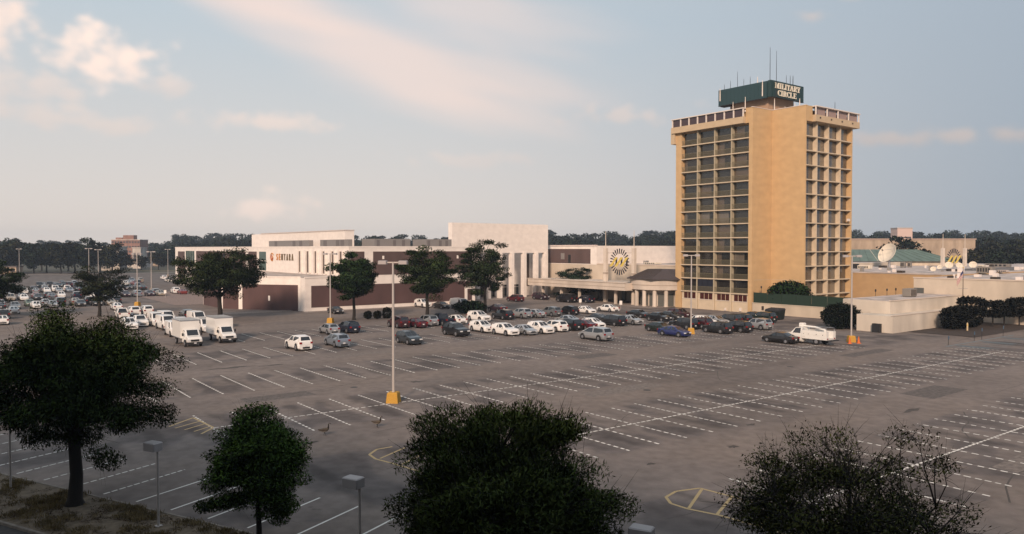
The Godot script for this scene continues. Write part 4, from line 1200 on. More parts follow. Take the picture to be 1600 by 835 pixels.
	# sealed cracks
	for j in 30:
		var u := rng.randf_range(12.0, 110.0)
		var v := rng.randf_range(14.0, 100.0)
		var a := (0.0 if rng.randf() < 0.6 else PI / 2) + rng.randfn() * 0.2
		var p := []
		for i in 14:
			p.append(site(u, v))
			u += cos(a) * 1.4
			v += sin(a) * 1.4
			a += rng.randfn() * 0.12
		part(lot, "sealed_crack", strip(p, rng.randf_range(0.05, 0.1), 0.0025).mesh(), tar)

func line_short(i: int) -> Mesh:
	var key := "short_line_%d" % (i % 4)
	if not cache.has(key): cache[key] = line_mesh(4.9, 0.11, 340 + i, 0.55)
	return cache[key]

func build_verge() -> void:
	var k := Vector3(0.884, 0, 0.467)
	var back := Vector3(-0.467, 0, 0.884)
	var ground := mat("dry_verge", 0.20, 0.155, 0.105, 0.95, 0.0, "concrete")
	var a := kerb(-60.0) + back * 0.16
	var b := kerb(70.0) + back * 0.16
	var strip_mesh := MB.new()
	strip_mesh.quad_toward(Vector3(a.x, 0.09, a.z), Vector3(b.x, 0.09, b.z), Vector3(b.x, 0.09, b.z) + back * 4.1, Vector3(a.x, 0.09, a.z) + back * 4.1, Vector3.UP)
	structure("verge", strip_mesh.mesh(), ground)
	var conc := mat("kerb_concrete", 0.30, 0.26, 0.22, 0.9, 0.0, "concrete")
	for e in 2:
		var o := Node3D.new()
		o.name = numbered("kerb")
		o.set_meta("kind", "structure")
		add_child(o)
		for i in 44:
			var p := kerb(-60.0 + 3.0 * i) + back * (0.08 if e == 0 else 4.34)
			var m := MB.new()
			m.soft_box(Vector3(0.01, -0.02, -0.075), Vector3(2.985, 0.12, 0.075), 0.02)
			var q := part(o, "kerb_stone", cache_mesh("kerb_stone", m), conc)
			q.position = p
			q.rotation.y = atan2(-k.z, k.x)
	var road := MB.new()
	var r0 := kerb(-60.0) + back * 4.42
	var r1 := kerb(70.0) + back * 4.42
	road.quad_toward(Vector3(r0.x, -0.006, r0.z), Vector3(r1.x, -0.006, r1.z), Vector3(r1.x, -0.006, r1.z) + back * 9.0, Vector3(r0.x, -0.006, r0.z) + back * 9.0, Vector3.UP)
	structure("road", road.mesh(), mat("road_asphalt", 0.072, 0.066, 0.064, 0.9, 0.0, "concrete"))
	# dry grass and litter
	var blade := Leaves.new()
	rng.seed = 71
	for i in 26:
		var at := Vector3(rng.randfn() * 0.12, 0.03, rng.randfn() * 0.12)
		var lean := Vector3(rng.randfn() * 0.5, 1.0, rng.randfn() * 0.5).normalized()
		var side := lean.cross(Vector3(rng.randfn(), 0.1, rng.randfn())).normalized()
		var q := rng.randf_range(0.7, 1.3)
		blade.leaf(at + lean * 0.05, lean * 0.075, side * 0.012, side.cross(lean).normalized(), Color(0.17 * q, 0.13 * q, 0.07 * q))
	var grass := MultiMesh.new()
	grass.transform_format = MultiMesh.TRANSFORM_3D
	grass.use_colors = true
	grass.mesh = blade.mesh()
	var f := FastNoiseLite.new()
	f.seed = 9; f.frequency = 0.35
	var places := []
	while places.size() < 1900:
		var p := kerb(rng.randf_range(-20.0, 28.0)) + back * rng.randf_range(0.3, 4.1)
		if f.get_noise_2d(p.x, p.z) + rng.randf_range(-0.3, 0.3) > 0.02: places.append(p)
	grass.instance_count = places.size()
	for i in places.size():
		grass.set_instance_transform(i, Transform3D(Basis(Vector3.UP, rng.randf() * TAU).scaled(Vector3.ONE * rng.randf_range(0.6, 1.5)), places[i] + Vector3(0, 0.09, 0)))
		grass.set_instance_color(i, Color(1, 1, 1) * rng.randf_range(0.6, 1.4))
	var o := MultiMeshInstance3D.new()
	o.name = "dry_grass"
	o.multimesh = grass
	o.material_override = leaf_material()
	o.set_meta("kind", "stuff")
	tag(o, "patchy dry grass tufts on the near verge", "grass")
	add_child(o)
	var lit := Leaves.new()
	for i in 5200:
		var base := kerb(rng.randfn() * 6.0 + (-1.5 if i % 2 else 3.0)) + back * rng.randf_range(0.25, 4.1)
		if f.get_noise_2d(base.x * 1.7 + 40.0, base.z * 1.7) < -0.05: continue
		var d := Vector3(rng.randfn(), 0.15 * rng.randfn(), rng.randfn()).normalized()
		var q := rng.randf_range(0.5, 1.3)
		var s := rng.randf_range(0.03, 0.09) if rng.randf() < 0.92 else rng.randf_range(0.15, 0.4)
		lit.leaf(base + Vector3(0, 0.105, 0), d * s, d.cross(Vector3.UP).normalized() * minf(s * 0.4, 0.025), Vector3.UP, Color(0.055 * q, 0.036 * q, 0.024 * q))
	var l := MeshInstance3D.new()
	l.name = "leaf_litter"
	l.mesh = lit.mesh()
	l.material_override = leaf_material()
	l.set_meta("kind", "stuff")
	tag(l, "brown fallen leaves and twigs strewn under the verge trees", "leaf litter")
	add_child(l)
	# far ground: grass strips and pale kerb lines behind the far lot
	var grass_m := mat("far_grass", 0.16, 0.14, 0.075, 0.95, 0.0, "roof")
	structure("grass_strip", strip([Vector3(-330, 0, -352), Vector3(-205, 0, -366), Vector3(-150, 0, -420)], 9.0, 0.02).mesh(), mat("far_kerb", 0.28, 0.25, 0.22, 0.9, 0.0, "concrete"))
	structure("grass_strip", strip([Vector3(-330, 0, -400), Vector3(-120, 0, -436)], 26.0, 0.01).mesh(), grass_m)
	structure("pavement", flat([site(42, 177.5), site(42, 236), site(67, 236), site(67, 177.5)], 0.03).mesh(), mat("pink_paving", 0.30, 0.225, 0.195, 0.9, 0.0, "concrete"))
	var walk := mat("sidewalk", 0.32, 0.27, 0.24, 0.9, 0.0, "concrete")
	structure("sidewalk", flat([site(44, 147.2), site(57, 147.2), site(57, 150.7), site(44, 150.7)], 0.04).mesh(), walk)
	structure("sidewalk", flat([site(57, 141.2), site(98.6, 141.2), site(98.6, 144.5), site(57, 144.5)], 0.04).mesh(), walk)
	structure("sidewalk", flat([site(98.6, 148.5), site(131, 148.5), site(131, 158), site(98.6, 158)], 0.05).mesh(), walk)
	structure("sidewalk", flat([site(117.5, 108.9), site(131, 108.9), site(131, 148.4), site(117.5, 148.4)], 0.05).mesh(), walk)
	structure("planting_bed", flat([site(116, 46.5), site(141, 46.5), site(141, 55.8), site(116, 55.8)], 0.05).mesh(), mat("mulch", 0.055, 0.038, 0.030, 0.95, 0.0, "fine"))

# ---------------------------------------------------------------- buildings

func lettering(root: Node3D, called: String, text: String, height: float, width: float, at: Vector3, turn: float, material: Material, serif := false, depth := 0.12) -> MeshInstance3D:
	var f := SystemFont.new()
	f.font_names = PackedStringArray(["Droid Serif" if serif else "Droid Sans"])
	f.font_weight = 700
	var t := TextMesh.new()
	t.text = text
	t.font = f
	t.font_size = 48
	t.pixel_size = 0.02
	t.depth = 0.1
	var b := t.get_aabb()
	var o := part(root, called, t, material)
	var s := Vector3(width / maxf(b.size.x, 0.01), height / maxf(b.size.y, 0.01), depth / 0.1)
	o.scale = s
	o.rotation_degrees.y = turn
	o.position = at - Basis(Vector3.UP, deg_to_rad(turn)) * ((b.position + b.size / 2) * s)
	return o

# vertical wall panel facing -u at u, between v0 and v1
func panel_u(root: Node3D, called: String, material: Material, ru: float, rv: float, u: float, v0: float, v1: float, y0: float, y1: float, proud := 0.06) -> MeshInstance3D:
	return sbox_part(root, called, material, ru, rv, u - proud, u, v0, v1, y0, y1)

func panel_v(root: Node3D, called: String, material: Material, ru: float, rv: float, v: float, u0: float, u1: float, y0: float, y1: float, proud := 0.06) -> MeshInstance3D:
	return sbox_part(root, called, material, ru, rv, u0, u1, v - proud, v, y0, y1)

func build_tower() -> void:
	var ru := 125.5
	var rv := 90.0
	var o := thing("hotel_tower", "tall tan hotel tower with balcony grids on two faces and a rooftop sign", "hotel", site(ru, rv), SITE)
	var tan := mat("tower_tan", 0.56, 0.385, 0.205, 0.85, 0.0, "stucco")
	var trim := mat("tower_trim", 0.54, 0.42, 0.28, 0.85, 0.0, "stucco")
	var cream := mat("tower_cream", 0.60, 0.50, 0.37, 0.85, 0.0, "stucco")
	var white := mat("white_frame", 0.66, 0.60, 0.55, 0.6)
	var bronze := mat("bronze_frame", 0.060, 0.045, 0.034, 0.5, 0.3)
	var rail := mat("balcony_rail", 0.17, 0.15, 0.095, 0.6, 0.2)
	var glass := StandardMaterial3D.new()
	glass.resource_name = "window_glass"
	glass.transparency = BaseMaterial3D.TRANSPARENCY_ALPHA
	glass.albedo_color = Color(0.05, 0.07, 0.065, 0.22)
	glass.roughness = 0.05
	mats["window_glass"] = glass
	var drapes := [mat("drape_beige", 0.50, 0.41, 0.30, 0.9), mat("drape_brown", 0.25, 0.185, 0.13, 0.9), mat("drape_dark", 0.035, 0.032, 0.026, 0.9), mat("drape_grey", 0.36, 0.31, 0.25, 0.9)]
	var dark_pane := mat("crown_pane", 0.055, 0.035, 0.040, 0.18)
	var floor_h := 2.745
	var y0 := 3.66
	var top := 36.6
	var roof := 39.5
	# solid cores; the balconies stand in front of them
	sbox_part(o, "wall", tan, ru, rv, 126.4, 150.5, 90.0, 108.9, 0.0, roof - 0.5)
	sbox_part(o, "wall", tan, ru, rv, 131.7, 148.1, 83.7, 89.99, 0.0, roof - 0.5)
	sbox_part(o, "end_pier", tan, ru, rv, 125.5, 126.4, 107.5, 109.0, 0.0, top)
	sbox_part(o, "corner_pier", tan, ru, rv, 125.5, 126.4, 90.0, 90.85, 0.0, top)
	sbox_part(o, "parapet_wall", tan, ru, rv, 125.5, 126.4, 90.0, 91.6, top, roof)
	sbox_part(o, "parapet_wall", tan, ru, rv, 126.4, 131.7, 90.0, 90.3, roof - 0.5, roof)
	sbox_part(o, "parapet_wall", tan, ru, rv, 131.7, 132.0, 83.7, 89.99, roof - 0.5, roof)
	sbox_part(o, "corner_pier", tan, ru, rv, 131.7, 131.98, 82.7, 83.7, 0.0, top)
	sbox_part(o, "parapet_wall", tan, ru, rv, 131.7, 133.9, 82.7, 83.7, top, roof)
	sbox_part(o, "end_pier", tan, ru, rv, 147.85, 148.3, 82.7, 83.7, 0.0, top)
	sbox_part(o, "coping", white, ru, rv, 125.4, 131.75, 89.93, 90.4, roof, roof + 0.1)
	sbox_part(o, "coping", white, ru, rv, 131.62, 132.1, 82.62, 89.93, roof, roof + 0.1)
	sbox_part(o, "wall_joint", trim, ru, rv, 126.4, 131.68, 89.975, 90.0, 6.3, 6.42)
	sbox_part(o, "wall_joint", trim, ru, rv, 131.675, 131.7, 83.8, 89.95, 6.3, 6.42)
	# overhanging crown bands with panes between white posts
	var fl := sbox_part(o, "crown_band", trim, ru, rv, 124.75, 126.4, 91.62, 109.6, top, 37.85)
	sbox_part(o, "crown_band", trim, ru, rv, 125.0, 132.0, 109.0, 110.0, 34.4, 37.85)
	sbox_part(o, "crown_band", trim, ru, rv, 133.92, 149.6, 81.95, 83.7, top, 37.85)
	sbox_part(o, "crown_roof", white, ru, rv, 124.65, 126.45, 91.62, 109.7, roof - 0.12, roof + 0.06)
	sbox_part(o, "crown_roof", white, ru, rv, 133.92, 149.7, 81.85, 83.75, roof - 0.12, roof + 0.06)
	for i in 9:
		var v := lerpf(91.75, 109.45, i / 8.0)
		sbox_part(o, "crown_post", white, ru, rv, 124.78, 125.0, v - 0.11, v + 0.11, 37.85, roof - 0.12)
		if i < 8: sbox_part(o, "crown_window", dark_pane, ru, rv, 125.0, 125.06, v + 0.11, v + 2.1, 37.85, roof - 0.12)
	for i in 5:
		var u := lerpf(134.05, 149.45, i / 4.0)
		sbox_part(o, "crown_post", white, ru, rv, u - 0.11, u + 0.11, 81.98, 82.2, 37.85, roof - 0.12)
		if i < 4:
			sbox_part(o, "crown_window", dark_pane, ru, rv, u + 0.11, u + 1.0, 82.4, 82.46, 37.85, roof - 0.12)
			sbox_part(o, "crown_window", mat("crown_drape", 0.30, 0.22, 0.20, 0.5), ru, rv, u + 1.0, u + 3.74, 82.4, 82.46, 37.85, roof - 0.12)
			sbox_part(o, "scupper", bronze, ru, rv, u + 1.1, u + 1.5, 81.9, 81.95, 37.2, 37.5)
	# balconies
	rng.seed = 500
	var lv := [90.85, 94.9, 99.0, 103.3, 107.5]
	var lu := [131.98, 135.6, 139.6, 143.9, 147.85]
	for i in 13:
		var y := y0 + floor_h * i
		if i < 12:
			sbox_part(o, "balcony_slab", cream, ru, rv, 125.42, 126.4, 90.85, 107.5, y - 0.19, y)
			sbox_part(o, "balcony_slab", cream, ru, rv, 131.98, 147.85, 82.62, 83.7, y - 0.19, y)
	for j in 3:
		sbox_part(o, "divider", mat("divider_olive", 0.40, 0.35, 0.25, 0.85, 0.0, "stucco"), ru, rv, 125.5, 126.4, lv[j + 1] - 0.13, lv[j + 1] + 0.13, 0.0, top)
		sbox_part(o, "divider", cream, ru, rv, lu[j + 1] - 0.13, lu[j + 1] + 0.13, 82.7, 83.7, 0.0, top)
	var bars := MB.new()
	for k in 25:
		var z := lerpf(-1.9, 1.9, k / 24.0)
		bars.box(Vector3(-0.015, 0.1, z - 0.02), Vector3(0.015, 0.98, z + 0.02))
	bars.box(Vector3(-0.03, 0.98, -1.95), Vector3(0.03, 1.04, 1.95))
	bars.box(Vector3(-0.02, 0.06, -1.95), Vector3(0.02, 0.1, 1.95))
	var railing := bars.mesh()
	for i in 12:
		var y := y0 + floor_h * i
		for j in 4:
			# left face
			var c: float = (lv[j] + lv[j + 1]) / 2
			var half: float = (lv[j + 1] - lv[j]) / 2 - 0.13
			var b := part(o, "railing", railing, rail)
			b.position = Vector3(125.56 - ru, y, -(c - rv))
			b.scale.z = half / 1.95
			var shut := i == 0 and j == 2
			var w := sbox_part(o, "balcony_window", bronze, ru, rv, 126.34, 126.4, c - half, c + half, y, y + 2.5)
			var kind: int = [2, 1, 2, 3, 1, 2][rng.randi() % 6]
			var open := rng.randf_range(-0.6, 0.9)
			var x0 := 126.33 - (w.position.x + ru)
			box_part(w, "drape", drapes[kind], Vector3(x0 - 0.03, 0.06, -half + 0.1), Vector3(x0, 2.4, open * half))
			box_part(w, "drape", drapes[2], Vector3(x0 - 0.02, 0.06, open * half), Vector3(x0, 2.4, half - 0.1))
			box_part(w, "pane", glass, Vector3(x0 - 0.07, 0.06, -half + 0.06), Vector3(x0 - 0.06, 2.42, half - 0.06))
			if shut:
				for q in 3:
					var z0 := c - half + q * half * 0.667
					sbox_part(o, "infill_panel", mat("infill_blue", 0.014, 0.017, 0.028, 0.3), ru, rv, 125.6, 125.68, z0 + 0.04, z0 + half * 0.667 - 0.04, y + 0.05, y + 2.5)
			# right face
			var cu: float = (lu[j] + lu[j + 1]) / 2
			var hu: float = (lu[j + 1] - lu[j]) / 2 - 0.13
			var x := sbox_part(o, "balcony_window", bronze, ru, rv, cu - hu, cu + hu, 83.64, 83.7, y, y + 2.5)
			kind = [0, 0, 3, 1, 0][rng.randi() % 5]
			open = rng.randf_range(-0.2, 0.8)
			var zf := 83.63 - rv + x.position.z
			box_part(x, "drape", drapes[kind], Vector3(-hu + 0.1, 0.06, -zf), Vector3(open * hu, 2.4, -zf + 0.03))
			box_part(x, "drape", drapes[[1, 3, 0, 1][(i * 7 + j * 3) % 4]], Vector3(open * hu, 0.06, -zf), Vector3(hu - 0.1, 2.4, -zf + 0.02))
			box_part(x, "mullion", bronze, Vector3(-0.05, 0.06, -zf + 0.03), Vector3(0.05, 2.4, -zf + 0.06))
			box_part(x, "pane", glass, Vector3(-hu + 0.06, 0.06, -zf + 0.06), Vector3(hu - 0.06, 2.42, -zf + 0.07))
	# ground floor
	for j in 4:
		var v0: float = lv[j] + 0.13
		var v1: float = lv[j + 1] - 0.13
		sbox_part(o, "ground_floor_wall", cream, ru, rv, 125.75, 126.4, v0, v1, 0.0, 3.47)
		for q in 3:
			var a := lerpf(v0 + 0.2, v1 - 0.5, q / 3.0)
			sbox_part(o, "ground_floor_window", mat("brown_pane", 0.055, 0.012, 0.008, 0.25), ru, rv, 125.70, 125.75, a + 0.05, a + (v1 - v0 - 0.7) / 3.0 - 0.1, 2.1, 3.35)
		sbox_part(o, "window_sill", white, ru, rv, 125.66, 125.75, v0 + 0.1, v1 - 0.1, 2.0, 2.08)
	for j in 3:
		var v: float = lv[j + 1]
		sbox_part(o, "buttress", cream, ru, rv, 125.40, 125.5, v - 0.2, v + 0.2, 0.0, 3.4)
	sbox_part(o, "room_air_unit", white, ru, rv, 125.55, 125.75, 92.4, 92.9, 0.2, 0.8)
	sbox_part(o, "room_air_unit", white, ru, rv, 125.55, 125.75, 96.0, 96.4, 0.1, 0.6)
	sbox_part(o, "room_air_unit", white, ru, rv, 82.7 - 82.7 + 146.4, 147.2, 82.4, 82.7, 17.9, 18.4)
	sbox_part(o, "roof_deck", mat("roof_gravel", 0.36, 0.31, 0.28, 0.9, 0.0, "roof"), ru, rv, 127.0, 150.4, 90.35, 108.8, roof - 0.5, roof - 0.4)
	# plant room and rooftop sign
	var pu := 139.0
	var pv := 96.0
	sbox_part(o, "plant_room", mat("plant_room", 0.50, 0.33, 0.22, 0.9, 0.0, "weathered"), ru, rv, pu, 148.2, pv, 105.5, roof - 0.4, 45.0)
	var green := mat("sign_green", 0.012, 0.036, 0.038, 0.55)
	var teal := mat("sign_teal", 0.016, 0.046, 0.054, 0.55)
	var letters := mat("sign_letters", 0.72, 0.68, 0.58, 0.6)
	var s := sbox_part(o, "roof_sign", green, ru, rv, 138.2, 149.2, 94.3, 94.6, 43.7, 47.0)
	# lettering, facing -v
	var lt := lettering(s, "letters", "MILITARY", 1.15, 9.0, Vector3(-0.4, 2.35, 0.23), 0.0, letters, true)
	lettering(s, "letters", "CIRCLE", 1.15, 6.6, Vector3(-0.6, 0.9, 0.23), 0.0, letters, true)
	for i in 11: box_part(s, "back_rib", mats["rubber_trim"], Vector3(-5.3 + i * 1.05, 0.0, -0.32), Vector3(-5.22 + i * 1.05, 3.3, -0.15))
	var sl := sbox_part(o, "roof_sign", teal, ru, rv, 137.4, 137.7, 95.2, 107.4, 43.5, 46.9)
	for i in 13:
		box_part(sl, "panel_seam", green, Vector3(-0.17, 0.0, -6.0 + i * 1.0), Vector3(-0.15, 3.4, -5.94 + i * 1.0))
	box_part(sl, "edge_rail", mats["rubber_trim"], Vector3(-0.2, -0.12, -6.1), Vector3(0.2, 0.0, 6.1))
	box_part(s, "edge_rail", mats["rubber_trim"], Vector3(-5.5, -0.12, -0.2), Vector3(5.5, 0.0, 0.2))
	sbox_part(o, "sign_corner", green, ru, rv, 137.5, 138.1, 94.35, 95.1, 43.6, 47.0)
	sbox_part(o, "sign_underside", mats["rubber_trim"], ru, rv, 137.8, 139.2, 105.0, 107.2, 43.3, 43.6)
	rng.seed = 77
	var whips := [[138.0, 94.9, 43.8, 53.8, 0.07], [138.9, 94.0, 43.5, 53.0, 0.06], [137.3, 96.2, 43.9, 47.2, 0.13], [137.3, 106.9, 44.5, 47.2, 0.13], [137.6, 102.6, 46.8, 50.2, 0.05], [137.6, 104.4, 46.8, 48.6, 0.05], [137.6, 101.0, 46.8, 48.4, 0.05], [137.6, 99.4, 46.8, 48.6, 0.05], [137.6, 97.6, 46.8, 48.2, 0.1], [137.6, 106.0, 46.8, 48.0, 0.05], [143.0, 94.4, 46.9, 48.7, 0.05], [144.4, 94.4, 46.9, 48.8, 0.06], [145.4, 94.4, 46.9, 48.9, 0.08], [137.2, 100.3, 41.0, 44.4, 0.12], [137.2, 103.4, 41.0, 43.8, 0.1], [147.0, 93.8, 39.0, 44.2, 0.16], [145.4, 93.9, 39.5, 43.0, 0.14], [142.0, 94.0, 39.4, 42.0, 0.1], [139.2, 94.6, 39.4, 43.6, 0.12], [141.5, 82.6, 39.4, 41.2, 0.06]]
	for w in whips:
		var m := MB.new()
		var at := Vector3(w[0] - ru, w[2], -(w[1] - rv))
		m.tube([Vector3.ZERO, Vector3(0, (w[3] - w[2]) * 0.6, 0), Vector3(0, w[3] - w[2], 0)], [w[4], w[4] * 0.9, w[4] * 0.5], 6)
		var q := part(o, "antenna", m.mesh(), white if w[4] >= 0.1 else mats["rubber_trim"])
		q.position = at
	for i in 7:
		sbox_part(o, "roof_vent", [white, mats["rubber_trim"], trim][i % 3], ru, rv, 138.0 + i * 1.3, 138.6 + i * 1.3, 92.0 + (i % 3) * 0.6, 92.6 + (i % 3) * 0.6, roof - 0.4, roof + 0.4 + 0.35 * (i % 3))

func build_terrace() -> void:
	var wall_m := mat("cream_wall", 0.60, 0.51, 0.40, 0.85, 0.0, "weathered")
	var o := thing("terrace_wall", "low cream retaining wall running from the tower to the juniper bush", "wall", site(125.5, 89.9), SITE)
	sbox_part(o, "wall", wall_m, 125.5, 89.9, 125.6, 126.0, 68.3, 89.9, -0.05, 1.95)
	sbox_part(o, "wall", wall_m, 125.5, 89.9, 126.0, 141.0, 68.3, 68.7, -0.05, 1.95)
	sbox_part(o, "coping", mat("coping", 0.60, 0.53, 0.42, 0.8, 0.0, "stucco"), 125.5, 89.9, 125.52, 126.06, 68.2, 89.9, 1.95, 2.05)
	sbox_part(o, "terrace_deck", mat("deck", 0.24, 0.20, 0.16, 0.9, 0.0, "concrete"), 125.5, 89.9, 126.06, 152.0, 68.7, 82.6, 1.5, 1.9)
	sbox_part(o, "wall_vent", mats["bronze_frame"], 125.5, 89.9, 125.57, 125.6, 87.3, 87.8, 0.7, 1.5)
	var f := thing("screen_fence", "dark green fabric screen fence on top of the cream retaining wall", "fence", site(125.5, 89.9, 2.05), SITE)
	var cloth := mat("fence_fabric", 0.014, 0.040, 0.024, 0.9, 0.0, "fine")
	for i in 7:
		var v := 89.7 - i * 3.05
		sbox_part(f, "screen_panel", cloth, 125.5, 89.9, 125.74, 125.78, v - 3.0, v, 0.05, 1.95 - 0.05 * (i % 2))
		sbox_part(f, "post", mats["rubber_trim"], 125.5, 89.9, 125.79, 125.87, v - 0.04, v + 0.04, 0.0, 2.05)
	for i in 5:
		var u := 125.9 + i * 3.1
		sbox_part(f, "screen_panel", cloth, 125.5, 89.9, u, u + 3.05, 68.42, 68.46, 0.05, 1.95)
		sbox_part(f, "post", mats["rubber_trim"], 125.5, 89.9, u - 0.04, u + 0.04, 68.5, 68.58, 0.0, 2.05)
	for i in 4:
		var lamp := thing("terrace_lamp", ["thin dark lamp on the terrace nearest the tower corner", "thin dark lamp on the terrace, second along the tan wall", "thin dark lamp on the terrace, third along the tan wall", "thin dark lamp on the terrace nearest the dark doorway"][i], "lamp", site([126.6, 133.0, 137.0, 140.2][i], [88.6, 69.6, 69.6, 69.6][i], 1.9), SITE, "lamps on the terrace")
		var m := MB.new()
		m.tube([Vector3.ZERO, Vector3(0, 2.9, 0)], [0.05, 0.04], 6)
		part(lamp, "pole", m.mesh(), mats["rubber_trim"])
		var h := MB.new()
		h.tube([Vector3(0, 2.85, 0), Vector3(0, 3.0, 0), Vector3(0, 3.25, 0), Vector3(0, 3.35, 0)], [0.06, 0.14, 0.14, 0.04], 8)
		part(lamp, "lantern", h.mesh(), mats["rubber_trim"])

func build_mall() -> void:
	var ru := 141.0
	var rv := 60.0
	var o := thing("shopping_mall", "sprawling low cream and tan mall building with a pale flat roof", "mall", site(ru, rv), SITE)
	var cream := mat("mall_cream", 0.64, 0.555, 0.455, 0.85, 0.0, "weathered")
	var tan := mat("mall_tan", 0.48, 0.32, 0.17, 0.85, 0.0, "stucco")
	var roof := mat("mall_roof", 0.74, 0.65, 0.60, 0.9, 0.0, "roof")
	sbox_part(o, "wall", cream, ru, rv, 141.0, 151.99, 15.0, 66.8, 0.0, 7.1)
	sbox_part(o, "parapet", mat("parapet", 0.62, 0.53, 0.45, 0.85, 0.0, "stucco"), ru, rv, 140.9, 141.3, 15.0, 66.9, 7.1, 7.32)
	sbox_part(o, "wall", tan, ru, rv, 152.0, 260.0, 66.85, 108.8, 0.0, 7.4)
	sbox_part(o, "wall", cream, ru, rv, 152.0, 260.0, 15.0, 66.84, 0.0, 7.1)
	sbox_part(o, "parapet", roof, ru, rv, 151.9, 152.3, 66.9, 90.0, 7.4, 7.62)
	sbox_part(o, "wall", mat("mall_far", 0.5, 0.42, 0.34, 0.85, 0.0, "weathered"), ru, rv, 260.0, 330.0, 15.0, 160.0, 0.0, 6.6)
	sbox_part(o, "wall", cream, ru, rv, 131.0, 259.99, 109.0, 160.0, 0.0, 8.5)
	sbox_part(o, "parapet", mats["parapet"], ru, rv, 130.9, 131.3, 109.0, 138.9, 8.5, 8.75)
	sbox_part(o, "roof", roof, ru, rv, 141.3, 152.0, 15.1, 66.7, 7.1, 7.14)
	sbox_part(o, "roof", roof, ru, rv, 152.3, 259.9, 66.9, 108.7, 7.4, 7.44)
	sbox_part(o, "roof", roof, ru, rv, 152.0, 259.9, 15.1, 66.8, 7.1, 7.14)
	sbox_part(o, "roof", roof, ru, rv, 131.3, 259.9, 109.1, 159.9, 8.5, 8.54)
	sbox_part(o, "roof", roof, ru, rv, 260.1, 329.9, 15.1, 159.9, 6.6, 6.64)
	# recess and dark doorway beside the terrace
	sbox_part(o, "metal_door", mat("door_glass", 0.10, 0.105, 0.10, 0.1), ru, rv, 140.9, 141.0, 65.0, 66.7, 2.0, 5.4)
	# raised roof lights and dark bands of the roof
	var gravel := mat("roof_patch", 0.22, 0.20, 0.185, 0.95, 0.0, "roof")
	var bands := [[170, 200, 40, 60, 7.16], [185, 230, 70, 84, 7.46], [205, 250, 25, 44, 7.16], [160, 178, 24, 34, 7.16], [150, 190, 120, 134, 8.56], [200, 240, 128, 150, 8.56], [270, 320, 60, 100, 6.66]]
	for b in bands: sbox_part(o, "roof_patch", gravel, ru, rv, b[0], b[1], b[2], b[3], b[4] - 0.03, b[4])
	# pipes, vents and curbs scattered over the roof
	rng.seed = 640
	for i in 90:
		var near := i % 3 > 0
		var u := rng.randf_range(154.0, 215.0) if near else rng.randf_range(143.0, 151.0)
		var v := rng.randf_range(20.0, 100.0) if near else rng.randf_range(20.0, 62.0)
		if i % 5 == 4:
			u = rng.randf_range(136.0, 230.0)
			v = rng.randf_range(111.0, 150.0)
		var y := 8.54 if v > 109.0 else (7.44 if v > 66.9 else 7.14)
		var w := rng.randf_range(0.3, 1.4)
		var tint: Material = [mat("vent_white", 0.72, 0.66, 0.62, 0.6), mat("vent_grey", 0.30, 0.29, 0.28, 0.6, 0.3), mats["bronze_frame"], mats["vent_white"]][rng.randi() % 4]
		sbox_part(o, "roof_vent", tint, ru, rv, u - w / 2, u + w / 2, v - w * 0.4, v + w * 0.4, y, y + rng.randf_range(0.3, 1.1))
	# annex before the big wall
	var a := thing("annex", "low stepped white annex with a flat roof before the mall wall", "building", site(112.0, 56.0), SITE)
	var white := mat("annex_white", 0.68, 0.61, 0.52, 0.85, 0.0, "weathered")
	sbox_part(a, "front_wall", white, 112.0, 56.0, 112.0, 140.85, 56.0, 61.5, -0.05, 2.5)
	sbox_part(a, "upper_wall", white, 112.0, 56.0, 116.0, 140.85, 58.4, 66.0, 2.5, 4.4)
	sbox_part(a, "side_wall", white, 112.0, 56.0, 115.99, 140.85, 61.52, 66.0, -0.05, 2.49)
	sbox_part(a, "coping", mats["parapet"], 112.0, 56.0, 111.93, 140.85, 55.93, 56.25, 2.5, 2.62)
	sbox_part(a, "coping", mats["parapet"], 112.0, 56.0, 115.9, 140.85, 58.3, 58.6, 4.4, 4.55)
	sbox_part(a, "roof", mats["mall_roof"], 112.0, 56.0, 116.1, 140.8, 58.7, 65.9, 4.4, 4.44)
	sbox_part(a, "utility_box", mats["rubber_trim"], 112.0, 56.0, 111.4, 111.95, 57.6, 58.8, 0.0, 1.3)
	var ac := thing("air_unit", "grey boxy air unit on the annex roof", "air unit", site(129.5, 62.0, 4.44), SITE)
	var grey := mat("unit_grey", 0.24, 0.22, 0.195, 0.6, 0.3)
	var m := MB.new()
	m.soft_box(Vector3(-1.1, 0.1, -0.7), Vector3(1.1, 1.35, 0.7), 0.05)
	part(ac, "casing", m.mesh(), grey)
	for i in 7: box_part(ac, "louvre", mats["bronze_frame"], Vector3(-1.0, 0.25 + i * 0.14, 0.7), Vector3(0.9, 0.31 + i * 0.14, 0.73))
	for x in [-0.9, 0.9]: box_part(ac, "foot", mats["bronze_frame"], Vector3(x - 0.1, 0, -0.6), Vector3(x + 0.1, 0.1, 0.6))
	box_part(ac, "duct", grey, Vector3(1.1, 0.1, -0.3), Vector3(1.6, 1.1, 0.3))
	build_roof_plant()

